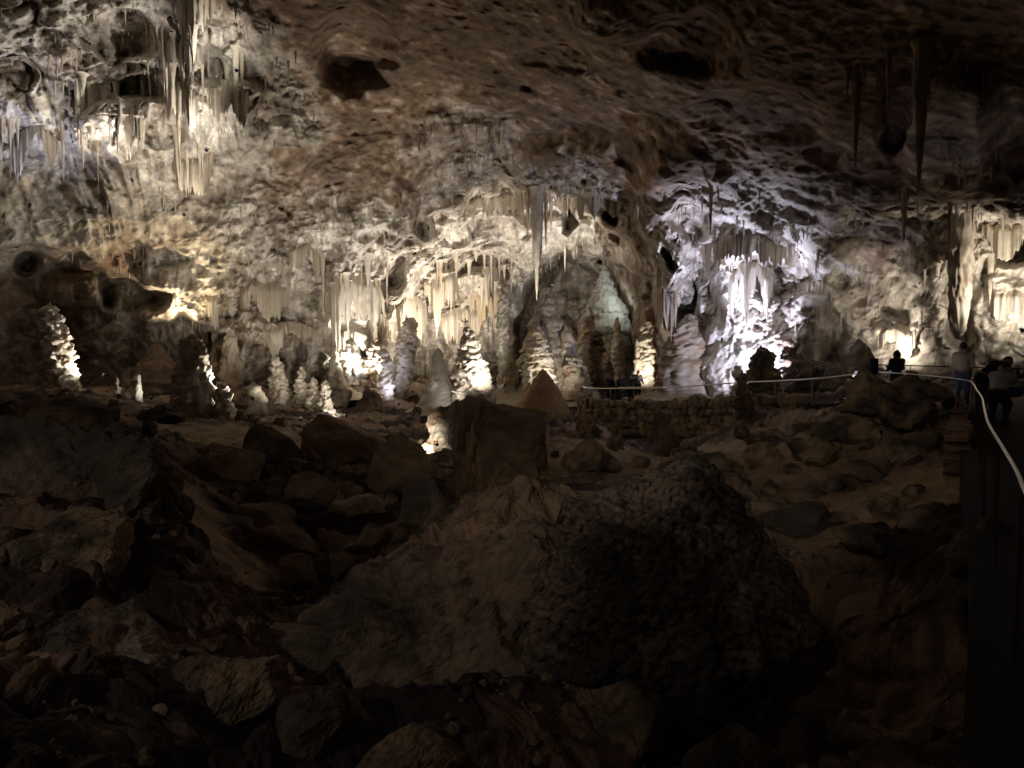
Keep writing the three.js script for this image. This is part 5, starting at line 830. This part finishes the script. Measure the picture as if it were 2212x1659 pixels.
function off(px, py, toward, up = 0) { const p = wallPoint(px, py), n = new THREE.Vector3(0, EYE, 0).sub(p).normalize(); p.addScaledVector(n, toward); p.y += up; return p; }
function ground(px, d, lift = 0.3) { const x = (px - 512) / 745 * d; return new THREE.Vector3(x, floorTop(x, -d).y + lift, -d); }
// left, high on the wall
floodlight(off(206, 150, 5), off(118, 95, 0), 72, WHITE, 64, 'black floodlight on the ledge beside the hanging buttress, upper left');
floodlight(off(184, 214, 3.4), off(178, 140, 0), 22, WARM, 60, 'black floodlight under the bright draperies, upper left');
floodlight(off(132, 180, 3.2), off(95, 115, 0), 48, WHITE, 62, 'black floodlight on the wall below the left draperies');
floodlight(off(30, 205, 3.6), off(40, 120, 0), 34, COOL, 62, 'black floodlight at the left edge of the wall');
floodlight(off(236, 70, 3.6), off(186, 24, 0), 36, WHITE, 60, 'black floodlight behind the top of the hanging buttress, upper left');
// yellow patch
floodlight(off(196, 350, 6.0), off(166, 270, 0), 120, GOLD, 50, 'black floodlight giving yellow light behind the big left stalagmite');
// bright flowstone curtain left of the alcove
floodlight(off(372, 384, 2.2), off(345, 290, 0), 170, WHITE, 62, 'black floodlight under the white flowstone curtain');
floodlight(off(270, 392, 5), off(262, 260, 0), 190, WARM, 62, 'black floodlight among the small stalagmites left of centre');
floodlight(ground(300, 33), off(300, 190, 0), 230, WARM, 56, 'black floodlight on the floor left of centre, aimed high');
floodlight(ground(395, 30), off(470, 60, 0), 90, WARM, 46, 'black floodlight on the floor aimed at the brown ceiling over the alcove');
// the alcove
floodlight(ground(458, 49.5, 1.0), off(430, 280, 0), 460, WARM, 60, 'black floodlight at the foot of the smooth grey stalagmite');
floodlight(ground(518, 47.5), off(490, 250, 0), 280, WHITE, 50, 'black floodlight between the bright tiered stalagmite and the brown bell');
floodlight(at(552, 286, 47.3), off(560, 228, 0), 130, WHITE, 60, 'black floodlight on the tip of the tallest grey tower, aimed at the alcove roof');
floodlight(off(578, 356, 6.0), off(590, 335, 0), 34, WARM, 60, 'black floodlight inside the inner chamber');
floodlight(at(632, 298, 52.6), at(606, 305, 56), 15, TEAL, 60, 'black floodlight giving greenish light beside the flowstone mound');
// single stalagmites
floodlight(ground(584, 47.2, 0.8), at(556, 342, 48.5), 44, WHITE, 44, 'black floodlight right of the tallest grey tower');
floodlight(ground(456, 40.5, 0.4), at(440, 372, 44), 16, WHITE, 40, 'black floodlight right of the smooth grey stalagmite');
floodlight(ground(520, 40.5, 2.4), at(538, 245, 45.5), 260, WARM, 15, 'black floodlight aimed up at the longest stalactite');
floodlight(ground(104, 36.0, 0.9), at(56, 345, 36), 44, WHITE, 50, 'black floodlight beside the tall leaning stalagmite, far left');
floodlight(ground(252, 30.9, 0.8), at(200, 380, 30), 50, WHITE, 46, 'black floodlight right of the big left stalagmite');
floodlight(ground(504, 40.2, 2.0), at(470, 356, 43), 110, WHITE, 42, 'black floodlight right of the bright tiered stalagmite');
floodlight(ground(398, 44.2), at(384, 366, 46), 26, COOL, 50, 'black floodlight right of the slim white stalagmite');
floodlight(ground(345, 37.6), at(302, 385, 40), 13, WHITE, 50, 'black floodlight right of the small spiky group');
floodlight(ground(562, 42.6, 1.0), at(540, 350, 45.5), 50, WARM, 60, 'black floodlight behind the brown bell, aimed at the banded cone');
floodlight(ground(654, 43.6, 0.8), at(645, 350, 46), 45, WARM, 50, 'black floodlight beside the bright white knobby column');
floodlight(ground(436, 28.4), at(418, 446, 29.5), 34, WARM, 60, 'black floodlight in the gully left of the square block');
floodlight(ground(845, 18.3, 0.5), at(858, 382, 19), 8, COOL, 46, 'black floodlight left of the small glowing stalagmite');
floodlight(ground(150, 32), at(139, 384, 33), 6, WHITE, 40, 'black floodlight right of the tiny bright white cone');
// right
floodlight(off(768, 394, 2.8), off(752, 325, 0), 300, COOL, 64, 'black floodlight behind the black stalagmite, giving blue white light');
floodlight(off(812, 384, 3.6), off(805, 300, 0), 80, COOL, 60, 'black floodlight right of the black stalagmites');
floodlight(off(722, 340, 4.0), off(742, 255, 0), 170, COOL, 64, 'black floodlight left on the blue white wall');
floodlight(off(888, 366, 1.8), off(905, 325, 0), 36, WARM, 60, 'black floodlight behind the dark rock mound');
floodlight(off(962, 388, 1.8), off(965, 310, 0), 120, WARM, 64, 'black floodlight behind the people on the right path');
floodlight(off(1022, 330, 3), off(1004, 265, 0), 80, WARM, 60, 'black floodlight at the right edge of the wall');
floodlight(off(1016, 398, 1.6), off(1010, 380, 0), 7, GOLD, 50, 'black floodlight near the numbered sign, giving amber light');
floodlight(new THREE.Vector3(6.05, -1.45, -38.9), new THREE.Vector3(8.0, -0.7, -37.9), 7, WHITE, 40, 'tiny lamp at the foot of the central handrail');
// behind and beside the visitor, lighting the near rocks
floodlight(new THREE.Vector3(-8.5, 4.6, 0.6), new THREE.Vector3(-3.2, -2.5, -9.5), 24, WARM, 38, 'black floodlight on the rocks left of the visitor, out of the picture', 0.9, 14);
floodlight(new THREE.Vector3(-3.5, 7.5, 1.5), new THREE.Vector3(4.6, -2.0, -21), 80, WARM, 22, 'black floodlight high behind the visitor, aimed at the right slope', 0.9, 14);

renderer.render(scene, camera);
